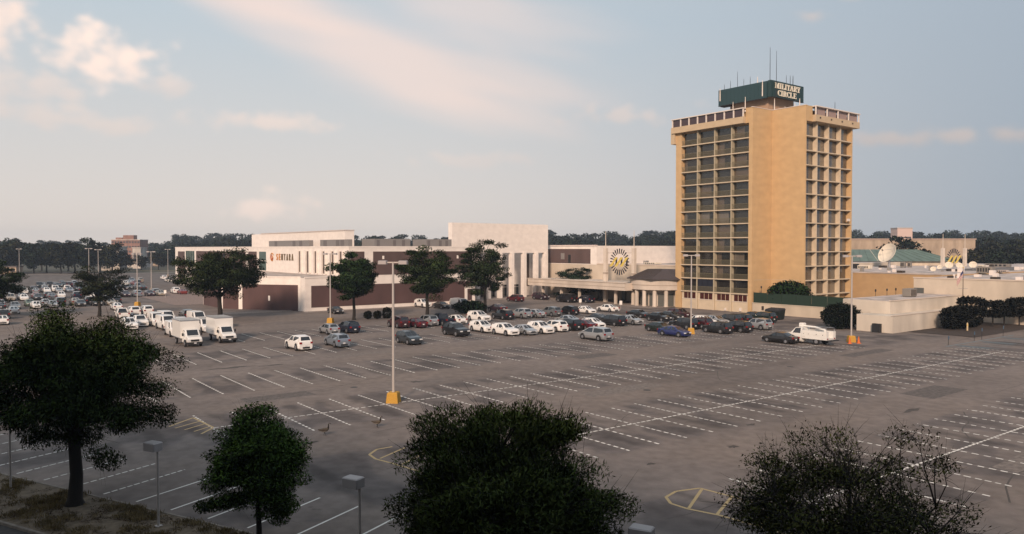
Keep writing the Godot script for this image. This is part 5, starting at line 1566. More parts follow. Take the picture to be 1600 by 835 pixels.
func dish(label: String, at: Vector3, r: float, turn: float, tilt: float, material: Material, group: String) -> void:
	var o := thing("satellite_dish", label, "dish", at, turn, group)
	var base := MB.new()
	base.tube([Vector3.ZERO, Vector3(0, r * 0.9, 0)], [r * 0.12, r * 0.08], 8)
	part(o, "mast", base.mesh(), mats["alloy"])
	var m := MB.new()
	var rings := []
	for e in [[0.0, 0.02], [0.35, 0.05], [0.7, 0.18], [1.0, 0.36], [1.0, 0.40], [0.7, 0.23], [0.0, 0.07]]:
		var rr := []
		for k in 28:
			var a := TAU * k / 28
			rr.append(Vector3(cos(a) * maxf(e[0], 0.01) * r, sin(a) * maxf(e[0], 0.01) * r, e[1] * r - (0.05 * r if e[0] == 0.0 and e[1] > 0.05 else 0.0)))
		rings.append(rr)
	for i in 3:
		for k in 28:
			var l := (k + 1) % 28
			m.quad_toward(rings[i][k], rings[i][l], rings[i + 1][l], rings[i + 1][k], Vector3(0, 0, 1))
			var back := Vector3(0, 0, -0.05 * r)
			m.quad_toward(rings[i][k] + back, rings[i][l] + back, rings[i + 1][l] + back, rings[i + 1][k] + back, Vector3(0, 0, -1))
	for k in 28:
		var l := (k + 1) % 28
		var back := Vector3(0, 0, -0.05 * r)
		m.quad_toward(rings[3][k], rings[3][l], rings[3][l] + back, rings[3][k] + back, rings[3][k])
	var d := part(o, "reflector", m.mesh(), material)
	d.position = Vector3(0, r * 1.25, 0)
	d.rotation_degrees.x = -tilt
	var arm := MB.new()
	for a in [0.5, 2.6, 4.7]:
		arm.tube([Vector3(cos(a) * r * 0.9, sin(a) * r * 0.9, r * 0.3), Vector3(0, 0, r * 0.95)], [r * 0.015, r * 0.015], 4)
	part(d, "feed_arm", arm.mesh(), mats["alloy"])
	var feed := MB.new()
	feed.tube([Vector3(0, 0, r * 0.85), Vector3(0, 0, r * 1.02)], [r * 0.05, r * 0.06], 8)
	part(d, "feed_horn", feed.mesh(), mats["bronze_frame"])

func build_roof_plant() -> void:
	var white := mat("dish_white", 0.66, 0.60, 0.50, 0.7)
	dish("huge cream satellite dish on the mall roof before the green roof", Vector3(100.3, 7.44, -204.0), 2.75, -72.0, 26.0, white, "dishes on the mall roof")
	var small := [[1483, 176, 0.85, -20.0, "round satellite dish nearest the far pylons"], [1499, 178, 0.75, -10.0, "grey satellite dish, middle of the three together"], [1521, 180, 0.85, -30.0, "pale satellite dish beside the square roof tank"], [1470, 172, 0.6, -50.0, "smallest satellite dish at the start of the roof cluster"], [1459, 158, 0.55, -30.0, "small round dish at the big wall's parapet"]]
	for s in small:
		dish(s[4], Vector3((s[0] - 800) / 1200.0 * s[1], 7.44, -s[1]), s[2], s[3], 30.0, white, "dishes on the mall roof")
	var boxes := [[1541, 154, 2.9, 1.35, 1.6, "unit_grey", "dark louvred cooling unit on the near mall roof"], [1534, 178, 1.1, 1.2, 1.1, "dish_white", "square pale roof tank beside the dishes"], [1412, 200, 1.1, 1.5, 1.1, "unit_grey", "narrow grey roof unit beside the huge dish"], [1422, 202, 0.8, 1.4, 0.9, "unit_grey", "second narrow grey roof unit beside the huge dish"], [1352, 186, 3.0, 0.9, 1.4, "dish_white", "low pale roof hut with dark openings by the tower"], [1336, 190, 1.6, 1.2, 1.4, "rubber_trim", "dark roof box half behind the tower"], [1568, 160, 2.0, 0.5, 1.2, "mall_roof", "low pale roof hatch near the cooling unit"], [1380, 198, 1.8, 0.6, 1.0, "bronze_frame", "small dark ducts under the huge dish"], [1490, 168, 2.6, 0.5, 1.0, "bronze_frame", "dark low duct in front of the dish cluster"], [1560, 205, 6.0, 0.9, 1.4, "unit_grey", "long grey roof monitor behind the cooling unit"], [985, 214, 5.0, 0.8, 2.0, "bronze_frame", "long dark roof monitor beside the pylons"], [1010, 230, 9.0, 0.9, 2.0, "unit_grey", "wide grey roof monitor behind the pylons"], [1040, 222, 4.0, 1.1, 2.0, "bronze_frame", "dark roof monitor next to the tower"], [1020, 190, 4.0, 0.4, 2.0, "dish_white", "pale low skylight before the dark roof monitor"], [945, 236, 4.0, 0.9, 2.0, "bronze_frame", "dark roof box between the brown wing and the pylon"]]
	for b in boxes:
		var y := 7.44 if b[0] > 1200 else 8.54
		if b[0] == 1541 or b[0] == 1459: y = 7.44
		var o := thing("roof_unit", b[6], "roof unit", Vector3((b[0] - 800) / 1200.0 * b[1], y, -b[1]), SITE - 90.0 + 53.0 * 0.0, "units on the mall roof")
		var m := MB.new()
		m.soft_box(Vector3(-b[2] / 2, 0.08, -b[4] / 2), Vector3(b[2] / 2, b[3], b[4] / 2), 0.04)
		part(o, "casing", m.mesh(), mats[b[5]])
		for x in [-0.4, 0.4]: box_part(o, "foot", mats["bronze_frame"], Vector3(x * b[2] - 0.1, 0, -b[4] * 0.4), Vector3(x * b[2] + 0.1, 0.08, b[4] * 0.4))
		for k in 5:
			var x0: float = -b[2] * 0.42 + k * b[2] * 0.17
			box_part(o, "louvre", mats["rubber_trim"], Vector3(x0, b[3] * 0.25, b[4] / 2), Vector3(x0 + b[2] * 0.1, b[3] * 0.8, b[4] / 2 + 0.02))

func sunburst(root: Node3D, at: Vector3, r: float) -> void:
	var dark := mat("ray_dark", 0.014, 0.013, 0.022, 0.5)
	var gold := mat("zigzag_gold", 0.60, 0.46, 0.10, 0.5)
	var e := Node3D.new()
	e.name = "sunburst_emblem"
	root.add_child(e, true)
	e.position = at
	for k in 24:
		var a := TAU * k / 24
		var d := Vector3(cos(a), sin(a), 0)
		var s := Vector3(-sin(a), cos(a), 0)
		var m := MB.new()
		var q := []
		for z in [-0.06, 0.06]:
			q.append([d * r * 0.6 - s * 0.022 * r + Vector3(0, 0, z), d * r * 0.97 - s * 0.048 * r + Vector3(0, 0, z), d * r * 1.02 + Vector3(0, 0, z), d * r * 0.97 + s * 0.048 * r + Vector3(0, 0, z), d * r * 0.6 + s * 0.022 * r + Vector3(0, 0, z)])
		m.loft(q, true, true)
		part(e, "ray", m.mesh(), dark)
	# slanting gold strokes joined by dark returns
	for k in 3:
		var x := -0.62 * r + k * 0.56 * r
		for c in 2:
			var m := MB.new()
			var w := 0.26 * r
			var lo := Vector3(x - 0.30 * r, -0.36 * r, 0.10)
			var hi := Vector3(x + 0.34 * r, 0.34 * r, 0.10)
			if c == 1:
				lo = Vector3(x + 0.34 * r, 0.30 * r, 0.085)
				hi = Vector3(x + 0.28 * r, -0.32 * r, 0.085)
				w = 0.16 * r
			var rings := []
			for z in [0.0, 0.05]:
				rings.append([lo + Vector3(-w / 2, 0, z), hi + Vector3(-w / 2, 0, z), hi + Vector3(w / 2, 0, z), lo + Vector3(w / 2, 0, z)])
			m.loft(rings, true, true)
			part(e, "zigzag_stroke", m.mesh(), gold if c == 0 else dark)

func build_entrance() -> void:
	var ru := 124.4
	var rv := 124.5
	var cream := mat("canopy_cream", 0.66, 0.58, 0.50, 0.85, 0.0, "weathered")
	var o := thing("entrance_canopy", "long flat cream canopy along the mall entrance", "canopy", site(ru, rv), SITE)
	var m := MB.new()
	sbox_part(o, "canopy_slab", cream, ru, rv, 119.5, 131.0, 118.0, 152.0, 3.25, 4.85)
	sbox_part(o, "fascia_groove", mat("groove", 0.34, 0.28, 0.23, 0.9), ru, rv, 119.46, 119.5, 118.0, 152.0, 3.95, 4.05)
	sbox_part(o, "canopy_edge", mats["parapet"] if mats.has("parapet") else cream, ru, rv, 119.35, 119.9, 117.9, 152.1, 4.85, 5.0)
	for v in [122.5, 134.5, 141.0, 148.0]:
		sbox_part(o, "canopy_post", cream, ru, rv, 121.0, 121.5, v - 0.25, v + 0.25, 0.0, 3.25)
	for v in [126.0, 129.5, 137.8, 144.0]:
		var w := sbox_part(o, "glass_door", mats["door_glass"], ru, rv, 130.8, 130.99, v - 0.7, v + 0.7, 0.05, 2.5)
	# twin pylons with the emblem between
	var p := thing("emblem_pylon_pair", "twin white pylons with tall spires and a black and gold sunburst between", "sign", site(ru, rv), -53.0, "emblem pylons")
	emblem_pylons(p)
	# the same pair stands at the far side of the mall
	var far := thing("emblem_pylon_pair", "distant twin pylons with a half-hidden dark sunburst, seen over the mall roof", "sign", Vector3((1491.0 - 800.0) / 1200.0 * 213.0, 0.0, -213.0), 24.0, "emblem pylons")
	emblem_pylons(far)
	# round portico with hipped roof
	var c := thing("round_portico", "round cream portico with columns and a dark hipped roof by the tower", "portico", site(128.0, 115.0), SITE)
	var drum := MB.new()
	drum.tube([Vector3(0, 3.6, 0), Vector3(0, 5.85, 0)], [7.0, 7.0], 40)
	part(c, "drum", drum.mesh(), cream)
	var lip := MB.new()
	lip.tube([Vector3(0, 4.55, 0), Vector3(0, 4.68, 0)], [7.06, 7.06], 40)
	part(c, "drum_band", lip.mesh(), mats["groove"])
	var roof := MB.new()
	var e0 := []; var e1 := []
	for q in [[-7.4, -3.4], [-7.4, 3.4], [-3.4, 7.4], [3.4, 7.4], [7.4, 3.4], [7.4, -3.4], [3.4, -7.4], [-3.4, -7.4]]: e0.append(Vector3(q[0], 5.87, q[1]))
	for q in [[-2.0, -2.2], [-2.0, 2.2], [-1.4, 3.0], [1.4, 3.0], [2.0, 2.2], [2.0, -2.2], [1.4, -3.0], [-1.4, -3.0]]: e1.append(Vector3(q[0], 7.9, q[1]))
	roof.loft([e0, e1], false, true)
	var rf := part(c, "hipped_roof", roof.mesh(), mat("portico_roof", 0.085, 0.062, 0.060, 0.7, 0.0, "concrete"))
	for i in 9:
		var t := -0.8 + i * 0.2
		var rib := MB.new()
		rib.tube([Vector3(-7.42, 5.9, t * 4.0), Vector3(-2.02, 7.93, t * 2.5)], [0.06, 0.06], 4)
		part(rf, "roof_rib", rib.mesh(), mats["bronze_frame"])
	for i in 9:
		var a := deg_to_rad(120.0 + i * 22.0)
		var col := MB.new()
		col.tube([Vector3(0, 0, 0), Vector3(0, 0.3, 0), Vector3(0, 3.6, 0)], [0.55, 0.45, 0.42], 14)
		var q := part(c, "column", col.mesh(), cream)
		q.position = Vector3(cos(a) * 6.3, 0, -sin(a) * 6.3)
	var core := MB.new()
	core.tube([Vector3(0, 0, 0), Vector3(0, 3.6, 0)], [4.6, 4.6], 30)
	part(c, "inner_wall", core.mesh(), cream)
	for i in 7:
		var a := deg_to_rad(125.0 + i * 24.0)
		var dm := MB.new()
		dm.box(Vector3(-0.75, 0.05, -0.06), Vector3(0.75, 2.7, 0.06))
		var dq := part(c, "glass_door", dm.mesh(), mats["door_glass"])
		dq.position = Vector3(cos(a) * 4.6, 0, -sin(a) * 4.6)
		dq.rotation.y = a + PI / 2

func emblem_pylons(p: Node3D) -> void:
	var white := mat("pylon_white", 0.66, 0.58, 0.50, 0.8, 0.0, "stucco")
	for x in [-4.5, 4.5]:
		var m := MB.new()
		m.box(Vector3(x - 0.42, 0, -0.35), Vector3(x + 0.42, 12.5, 0.35))
		var q := part(p, "pylon", m.mesh(), white)
		box_part(q, "band", mats["groove"] if mats.has("groove") else white, Vector3(x - 0.5, 6.6, -0.42), Vector3(x + 0.5, 6.9, 0.42))
		var s := MB.new()
		s.tube([Vector3(x, 12.5, 0), Vector3(x, 16.4, 0)], [0.10, 0.06], 6)
		part(q, "spire", s.mesh(), white)
	sunburst(p, Vector3(0, 9.4, 0), 3.0)
	for y in [7.4, 11.4]: box_part(p, "cross_tube", mats["groove"], Vector3(-4.1, y, -0.12), Vector3(4.1, y + 0.07, -0.08))

func build_office() -> void:
	var ru := 67.4
	var rv := 144.6
	var o := thing("office_block", "large white and brown two-storey office block with a tall entrance portal", "office", site(ru, rv), SITE)
	var white := mat("office_white", 0.83, 0.77, 0.72, 0.8, 0.0, "stucco")
	var brown := mat("office_brown", 0.105, 0.058, 0.056, 0.85, 0.0, "weathered")
	var upper := mat("office_brown_upper", 0.115, 0.074, 0.070, 0.85, 0.0, "weathered")
	var slit := mat("office_slit", 0.095, 0.066, 0.054, 0.4)
	var roof := mat("office_roof", 0.62, 0.53, 0.47, 0.9, 0.0, "roof")
	var screen := mat("roof_screen", 0.36, 0.34, 0.33, 0.6, 0.3, "fine")
	var louvre := mat("screen_louvre", 0.13, 0.12, 0.12, 0.6)
	var teal := mat("teal_glass", 0.075, 0.115, 0.105, 0.12)
	var pane := mat("office_glass", 0.02, 0.022, 0.024, 0.08)
	sbox_part(o, "main_wall", white, ru, rv, 67.5, 98.5, 144.7, 285.3, 0.0, 12.6)
	sbox_part(o, "parapet", white, ru, rv, 67.42, 98.55, 144.62, 145.1, 12.6, 12.9)
	sbox_part(o, "parapet", white, ru, rv, 67.42, 67.9, 145.1, 285.4, 12.6, 12.9)
	sbox_part(o, "roof", roof, ru, rv, 67.95, 98.4, 145.15, 285.2, 12.6, 12.64)
	# lower storey standing forward of the sign wall
	sbox_part(o, "lower_storey", white, ru, rv, 58.2, 67.49, 144.7, 200.0, 0.0, 6.6)
	sbox_part(o, "lower_parapet", white, ru, rv, 58.1, 67.4, 144.6, 145.0, 6.6, 6.85)
	sbox_part(o, "lower_roof", roof, ru, rv, 58.25, 67.4, 145.1, 200.0, 6.6, 6.64)
	panel_v(o, "brick_panel", brown, ru, rv, 144.7, 59.4, 97.6, 0.75, 5.05)
	angled_front(o, ru, rv, white, roof, brown)
	# upper panels of the face along the aisles
	panel_v(o, "brick_panel", upper, ru, rv, 144.7, 67.9, 70.9, 6.95, 11.8)
	panel_v(o, "brick_panel", upper, ru, rv, 144.7, 72.9, 97.6, 6.95, 11.8)
	panel_v(o, "narrow_window", mat("window_pale", 0.30, 0.27, 0.23, 0.4), ru, rv, 144.64, 88.6, 89.6, 7.0, 10.4, 0.04)
	for u in [75.0, 93.5]: panel_v(o, "wall_light", white, ru, rv, 144.64, u, u + 0.4, 10.2, 10.9, 0.12)
	panel_v(o, "door_frame", white, ru, rv, 144.64, 95.6, 96.2, 0.0, 3.8, 0.25)
	panel_v(o, "door_frame", white, ru, rv, 144.64, 96.2, 97.6, 3.3, 3.8, 0.25)
	# sign wall facing -u: slit windows, lettering, glazing
	for s in [[169.6, 171.6], [164.8, 167.0], [160.5, 162.4], [156.0, 158.0], [151.3, 153.3], [147.3, 149.3]]:
		panel_u(o, "slit_window", slit, ru, rv, 67.5, s[0] + 0.2, s[1] - 0.2, 7.0, 11.8, 0.03)
		panel_u(o, "slit_fin", white, ru, rv, 67.5, s[0] - 0.1, s[0] + 0.2, 6.9, 12.0, 0.35)
		panel_u(o, "slit_fin", white, ru, rv, 67.5, s[1] - 0.2, s[1] + 0.1, 6.9, 12.0, 0.35)
	var orange := mat("logo_orange", 0.52, 0.22, 0.05, 0.5)
	var olive := mat("logo_umber", 0.14, 0.10, 0.055, 0.5)
	var word := "SENTARA"
	for i in 7:
		var v := 185.4 - i * 1.68
		lettering(o, "sign_letter", word[i], 1.55, 0.95, Vector3(67.4 - ru, 10.35, -(v - rv)), -90.0, orange if i < 2 else olive)
	# ring of the logo: three nested arcs
	for k in 3:
		var arc := MB.new()
		var pts := []; var rr := []
		for i in 15:
			var a := deg_to_rad(30.0 + 110.0 * k + i * (19.0 - 4.0 * k))
			var q := 0.95 - 0.27 * k
			pts.append(Vector3(0, sin(a) * q, cos(a) * q)); rr.append(0.12)
		arc.tube(pts, rr, 6)
		var g := part(o, "logo_arc", arc.mesh(), orange if k != 1 else mat("logo_red", 0.34, 0.07, 0.03, 0.5))
		g.position = Vector3(67.38 - ru, 10.3, -(188.9 - rv))
	for i in 4: panel_u(o, "teal_pane", teal, ru, rv, 67.5, 193.5 + i * 1.3, 194.7 + i * 1.3, 6.8, 9.2, 0.05)
	for i in 4: panel_u(o, "teal_pane", teal, ru, rv, 67.5, 193.5 + i * 1.3, 194.7 + i * 1.3, 9.35, 11.6, 0.05)
	panel_u(o, "brick_panel", upper, ru, rv, 67.5, 200.5, 207.0, 6.0, 11.6)
	panel_u(o, "brick_panel", upper, ru, rv, 67.5, 209.5, 258.5, 0.5, 11.6)
	for i in 4: panel_u(o, "teal_pane", teal, ru, rv, 67.5, 260.6 + i * 2.7, 263.0 + i * 2.7, 6.8, 11.6, 0.05)
	panel_u(o, "brick_panel", upper, ru, rv, 67.5, 272.6, 281.5, 0.5, 11.4)
	for v in [212.0, 228.0, 244.0]: panel_u(o, "narrow_window", pane, ru, rv, 67.44, v, v + 1.5, 7.5, 10.8, 0.03)
	# penthouse and plant screens on the roof
	sbox_part(o, "penthouse", white, ru, rv, 73.0, 75.2, 158.5, 221.0, 12.64, 16.4)
	sbox_part(o, "penthouse_cap", mat("cap", 0.55, 0.48, 0.44, 0.7), ru, rv, 72.85, 75.3, 158.4, 213.0, 16.4, 16.6)
	for s in [[170.3, 197.0], [149.5, 164.0]]:
		var q := sbox_part(o, "plant_screen", screen, ru, rv, 69.5, 70.5, s[0], s[1], 12.64, 14.35)
		var half: float = (s[1] - s[0]) / 2
		for t in [-0.62, 0.3, 0.62]:
			box_part(q, "louvre", louvre, Vector3(-0.53, 0.1, t * half - 0.9), Vector3(-0.5, 1.6, t * half + 0.9))
	for s in [[74.9, 83.6], [87.6, 94.3]]:
		var q := sbox_part(o, "plant_screen", screen, ru, rv, s[0], s[1], 148.0, 154.0, 12.64, 14.5)
		var half: float = (s[1] - s[0]) / 2
		for t in [-0.8, 0.1, 0.6]:
			box_part(q, "louvre", louvre, Vector3(t * half - 0.35, 0.1, 3.0), Vector3(t * half + 0.35, 1.6, 3.03))
	# tall portal
	sbox_part(o, "portal_block", white, ru, rv, 98.6, 128.2, 154.5, 156.2, 11.3, 18.6)
	sbox_part(o, "portal_back", white, ru, rv, 98.6, 128.2, 160.5, 182.0, 0.0, 11.29)
	sbox_part(o, "portal_side", white, ru, rv, 127.6, 128.2, 154.5, 160.49, 0.0, 11.29)
	for u in [99.2, 102.6, 105.8, 109.1, 112.6, 116.3, 120.2, 124.1, 127.3]:
		sbox_part(o, "portal_column", white, ru, rv, u - 0.42, u + 0.42, 153.9, 155.2, 0.0, 11.29)
	for u in [110.8, 114.4, 118.2, 122.1]:
		var dr := sbox_part(o, "entrance_door", pane, ru, rv, u - 1.0, u + 1.0, 160.42, 160.5, 0.05, 3.0)
		for k in [-1.0, -0.03, 0.94]: box_part(dr, "frame", white, Vector3(k, 0, 0.04), Vector3(k + 0.06, 3.0, 0.1))
		box_part(dr, "frame", white, Vector3(-1.0, 2.3, 0.04), Vector3(1.0, 2.4, 0.1))
	sbox_part(o, "portal_window", slit, ru, rv, 124.9, 126.6, 160.42, 160.5, 2.5, 11.0)
	# brown wing beyond the portal
	var w := thing("brown_wing", "brown upper wing framed in white beside the tall portal", "building", site(131.0, 150.0), SITE)
	sbox_part(w, "wall", white, 131.0, 150.0, 130.95, 165.0, 139.0, 175.0, 8.4, 13.1)
	sbox_part(w, "base_wall", mats["mall_cream"], 131.0, 150.0, 131.0, 165.0, 160.01, 175.0, 0.0, 8.4)
	panel_u(w, "brick_panel", upper, 131.0, 150.0, 130.95, 141.2, 162.0, 8.6, 12.3)
	sbox_part(w, "parapet", mat("pink_parapet", 0.70, 0.60, 0.57, 0.8), 131.0, 150.0, 130.7, 131.2, 138.9, 175.0, 13.1, 13.3)
	panel_u(w, "narrow_window", pane, 131.0, 150.0, 130.89, 148.6, 149.6, 8.7, 10.8, 0.03)
	panel_u(w, "wall_vent", screen, 131.0, 150.0, 130.89, 151.0, 152.4, 9.6, 11.2, 0.08)

func far_building(called: String, label: String, px: float, z: float, w: float, d: float, h: float, wall: Material, roof: Material, floors: int, columns_: int, turn := 0.0, group := "") -> Node3D:
	var o := thing(called, label, "building", Vector3((px - 800.0) / 1200.0 * z, 0, -z), turn, group)
	box_part(o, "wall", wall, Vector3(-w / 2, 0, -d), Vector3(w / 2, h, 0))
	box_part(o, "roof", roof, Vector3(-w / 2 - 0.3, h, -d - 0.3), Vector3(w / 2 + 0.3, h + 0.5, 0.3))
	for i in floors:
		for j in columns_:
			var x := -w / 2 + w * (j + 0.5) / columns_
			var y := h * (i + 0.35) / floors
			box_part(o, "window", mats["far_pane"], Vector3(x - w / columns_ * 0.32, y, 0.0), Vector3(x + w / columns_ * 0.32, y + h / floors * 0.42, 0.08))
	return o

func build_far() -> void:
	mat("far_pane", 0.06, 0.055, 0.06, 0.3)
	var brick := mat("far_brick", 0.30, 0.17, 0.135, 0.9, 0.0, "weathered")
	var pale := mat("far_pale", 0.60, 0.55, 0.50, 0.9, 0.0, "weathered")
	var beige := mat("far_beige", 0.46, 0.36, 0.27, 0.9, 0.0, "weathered")
	var dark := mat("far_roof", 0.10, 0.085, 0.080, 0.9)
	var b := far_building("brick_building", "long red brick building with window bands on the skyline", 196, 620.0, 23.0, 14.0, 19.0, brick, pale, 5, 10)
	box_part(b, "stair_tower", brick, Vector3(-3, 19.5, -8), Vector3(5.5, 23.0, -2))
	box_part(b, "stair_tower", brick, Vector3(-9, 19.5, -8), Vector3(-3.5, 21.1, -2))
	var ws := far_building("white_store", "white store with a ribbed front at the far lot edge", 170, 430.0, 11.0, 12.0, 13.0, pale, mats["dish_white"], 0, 0, 8.0)
	ribbed_front(ws, 11.0, 13.0)
	far_building("far_house", "small white building between the far island trees", 213, 470.0, 5.0, 8.0, 12.5, pale, pale, 1, 2, 0.0, "far buildings")
	far_building("far_house", "pale low building beyond the far grass island", 228, 520.0, 16.0, 10.0, 5.5, beige, pale, 1, 6, 0.0, "far buildings")
	far_building("far_house", "long pale low building at the far road by the island trees", 205, 500.0, 18.0, 10.0, 5.0, pale, dark, 1, 7, 0.0, "far buildings")
	far_building("far_house", "low tan shed under the trees at the far lot edge", 8, 366.0, 10.0, 5.0, 3.4, beige, dark, 1, 3, 0.0, "far buildings")
	far_building("far_house", "pinkish low house behind the emblem pylons", 968, 330.0, 26.0, 12.0, 9.0, beige, pale, 1, 8, 0.0, "far buildings")
	far_building("far_house", "pinkish gabled house just past the emblem pylons", 998, 310.0, 13.0, 12.0, 10.0, mat("far_pink", 0.50, 0.36, 0.31, 0.9), pale, 2, 4, 0.0, "far buildings")
	far_building("far_house", "white house among dark trees by the tower", 1032, 360.0, 17.0, 10.0, 12.5, pale, pale, 2, 6, 0.0, "far buildings")
	far_building("far_house", "low pink building behind the brown wing", 948, 380.0, 22.0, 10.0, 9.5, mats["far_pink"], pale, 1, 8, 0.0, "far buildings")
	far_building("beige_store", "long beige windowless store wall behind the green roof", 1420, 345.0, 60.0, 30.0, 16.3, beige, mat("store_cap", 0.40, 0.30, 0.25, 0.9), 0, 0)
	far_building("beige_tower", "small beige block standing above the skyline trees", 1414, 560.0, 11.0, 10.0, 27.0, mat("far_blush", 0.56, 0.42, 0.37, 0.9), pale, 1, 2)
	far_building("far_house", "pale house roof glimpsed among the trees past the mall", 1585, 420.0, 18.0, 10.0, 10.0, pale, pale, 1, 6, 0.0, "far buildings")
	# green hipped roof hall on the mall
	var g := thing("green_roof_hall", "low hall with a wide faded green hipped metal roof", "building", Vector3(110.0, 7.4, -230.0), 0.0)
	var green := mat("green_metal", 0.15, 0.22, 0.185, 0.5, 0.2, "weathered")
	box_part(g, "wall", mats["mall_cream"], Vector3(-14, 0.05, -10), Vector3(18, 1.3, 8))
	var roof := MB.new()
	roof.loft([[Vector3(-15, 1.3, 9), Vector3(19, 1.3, 9), Vector3(19, 1.3, -11), Vector3(-15, 1.3, -11)], [Vector3(-9, 4.7, 0), Vector3(11, 4.7, 0), Vector3(11, 4.7, -2), Vector3(-9, 4.7, -2)]], false, true)
	var r := part(g, "hipped_roof", roof.mesh(), green)
	for i in 14:
		var t := i / 13.0
		var rib := MB.new()
		rib.tube([Vector3(lerpf(-15, 19, t), 1.34, 9), Vector3(lerpf(-9, 11, t), 4.74, 0)], [0.07, 0.07], 4)
		part(r, "seam", rib.mesh(), green if i != 4 else mats["dish_white"])

func ribbed_front(o: Node3D, w: float, h: float) -> void:
	for i in 6: box_part(o, "front_rib", mats["unit_grey"], Vector3(-w / 2 + 0.6, h * (i + 0.6) / 7.0, 0.0), Vector3(w / 2 - 0.6, h * (i + 0.6) / 7.0 + 0.35, 0.06))

# lower storey left of the corner: its front runs obliquely back from the corner
func angled_front(o: Node3D, ru: float, rv: float, white: Material, roof: Material, brown: Material) -> void:
	var foot := [[58.19, 147.2], [50.1, 158.8], [47.6, 163.0], [47.6, 177.0], [58.19, 177.0]]
	var at := func(q: Array, y: float, k: float) -> Vector3:
		var c := Vector2(54.0, 168.0)
		var p := Vector2(q[0], q[1])
		p += (p - c).normalized() * k
		return Vector3(p.x - ru, y, -(p.y - rv))
	var rings := []
	for e in [[0.0, 0.0], [6.6, 0.0]]:
		var r := []
		for q in foot: r.append(at.call(q, e[0], e[1]))
		rings.append(r)
	var m := MB.new()
	m.loft(rings, true, true)
	part(o, "lower_storey", m.mesh(), white)
	var cap := MB.new()
	rings = []
	for e in [[6.6, 0.1], [6.85, 0.1]]:
		var r := []
		for q in foot: r.append(at.call(q, e[0], e[1]))
		rings.append(r)
	cap.loft(rings, true, true)
	part(o, "lower_parapet", cap.mesh(), white)
	var top := MB.new()
	rings = []
	for e in [[6.86, -0.4], [6.88, -0.4]]:
		var r := []
		for q in foot: r.append(at.call(q, e[0], e[1]))
		rings.append(r)
	top.loft(rings, true, true)
	part(o, "lower_roof", top.mesh(), roof)
	# brown panels on the oblique faces, set 6 cm proud, a white post between
	for s in [[0, 0.04, 0.97, 0.0, 5.15], [1, 0.12, 0.95, 0.0, 5.15], [2, 0.03, 0.97, 0.0, 5.1]]:
		var a: Vector3 = at.call(foot[s[0]], 0.0, 0.0)
		var b: Vector3 = at.call(foot[s[0] + 1], 0.0, 0.0)
		var out := (b - a).cross(Vector3.UP).normalized()
		if out.dot(a - at.call([54.0, 168.0], 0.0, 0.0)) < 0.0: out = -out
		var p := a.lerp(b, s[1])
		var q := a.lerp(b, s[2])
		var pm := MB.new()
		pm.loft([[p - out * 0.05, p + out * 0.06, q + out * 0.06, q - out * 0.05], [p - out * 0.05 + Vector3.UP * s[4], p + out * 0.06 + Vector3.UP * s[4], q + out * 0.06 + Vector3.UP * s[4], q - out * 0.05 + Vector3.UP * s[4]]], true, true)
		part(o, "brick_panel", pm.mesh(), brown)
		if s[0] == 0:
			var w0 := a.lerp(b, 0.50) + out * 0.07
			var w1 := a.lerp(b, 0.53) + out * 0.07
			var wm := MB.new()
			wm.quad_toward(w0 + Vector3.UP * 1.9, w1 + Vector3.UP * 1.9, w1 + Vector3.UP * 2.9, w0 + Vector3.UP * 2.9, out)
			part(o, "wall_sign", wm.mesh(), mat("sign_white", 0.75, 0.72, 0.68, 0.6))

# the building that the view is taken from: it stands along the near road, behind the camera, and shades the near lot
func build_viewpoint() -> void:
	var k := Vector3(0.884, 0, 0.467)
	var o := thing("brick_office", "tall brick building along the near road, behind the viewer", "building", Vector3(-0.467, 0, 0.884) * 1.6, rad_to_deg(atan2(-k.z, k.x)))
	var brick := mat("view_brick", 0.24, 0.16, 0.12, 0.9, 0.0, "weathered")
	box_part(o, "wall", brick, Vector3(-46, -0.02, 0.0), Vector3(46, 19.8, 17.0))
	box_part(o, "parapet", mats["kerb_concrete"], Vector3(-46.2, 19.8, -0.2), Vector3(46.2, 20.4, 17.2))
	for i in 4:
		for j in 15:
			var x := -42.0 + j * 6.0
			var w := box_part(o, "window", mats["bronze_frame"], Vector3(x - 1.4, 1.6 + i * 4.0, -0.06), Vector3(x + 1.4, 3.9 + i * 4.0, 0.0))
			box_part(w, "pane", mats["office_glass"], Vector3(-1.3, 0.1, -0.05), Vector3(1.3, 2.2, -0.03))

# ---------------------------------------------------------------- lamps, posts, birds

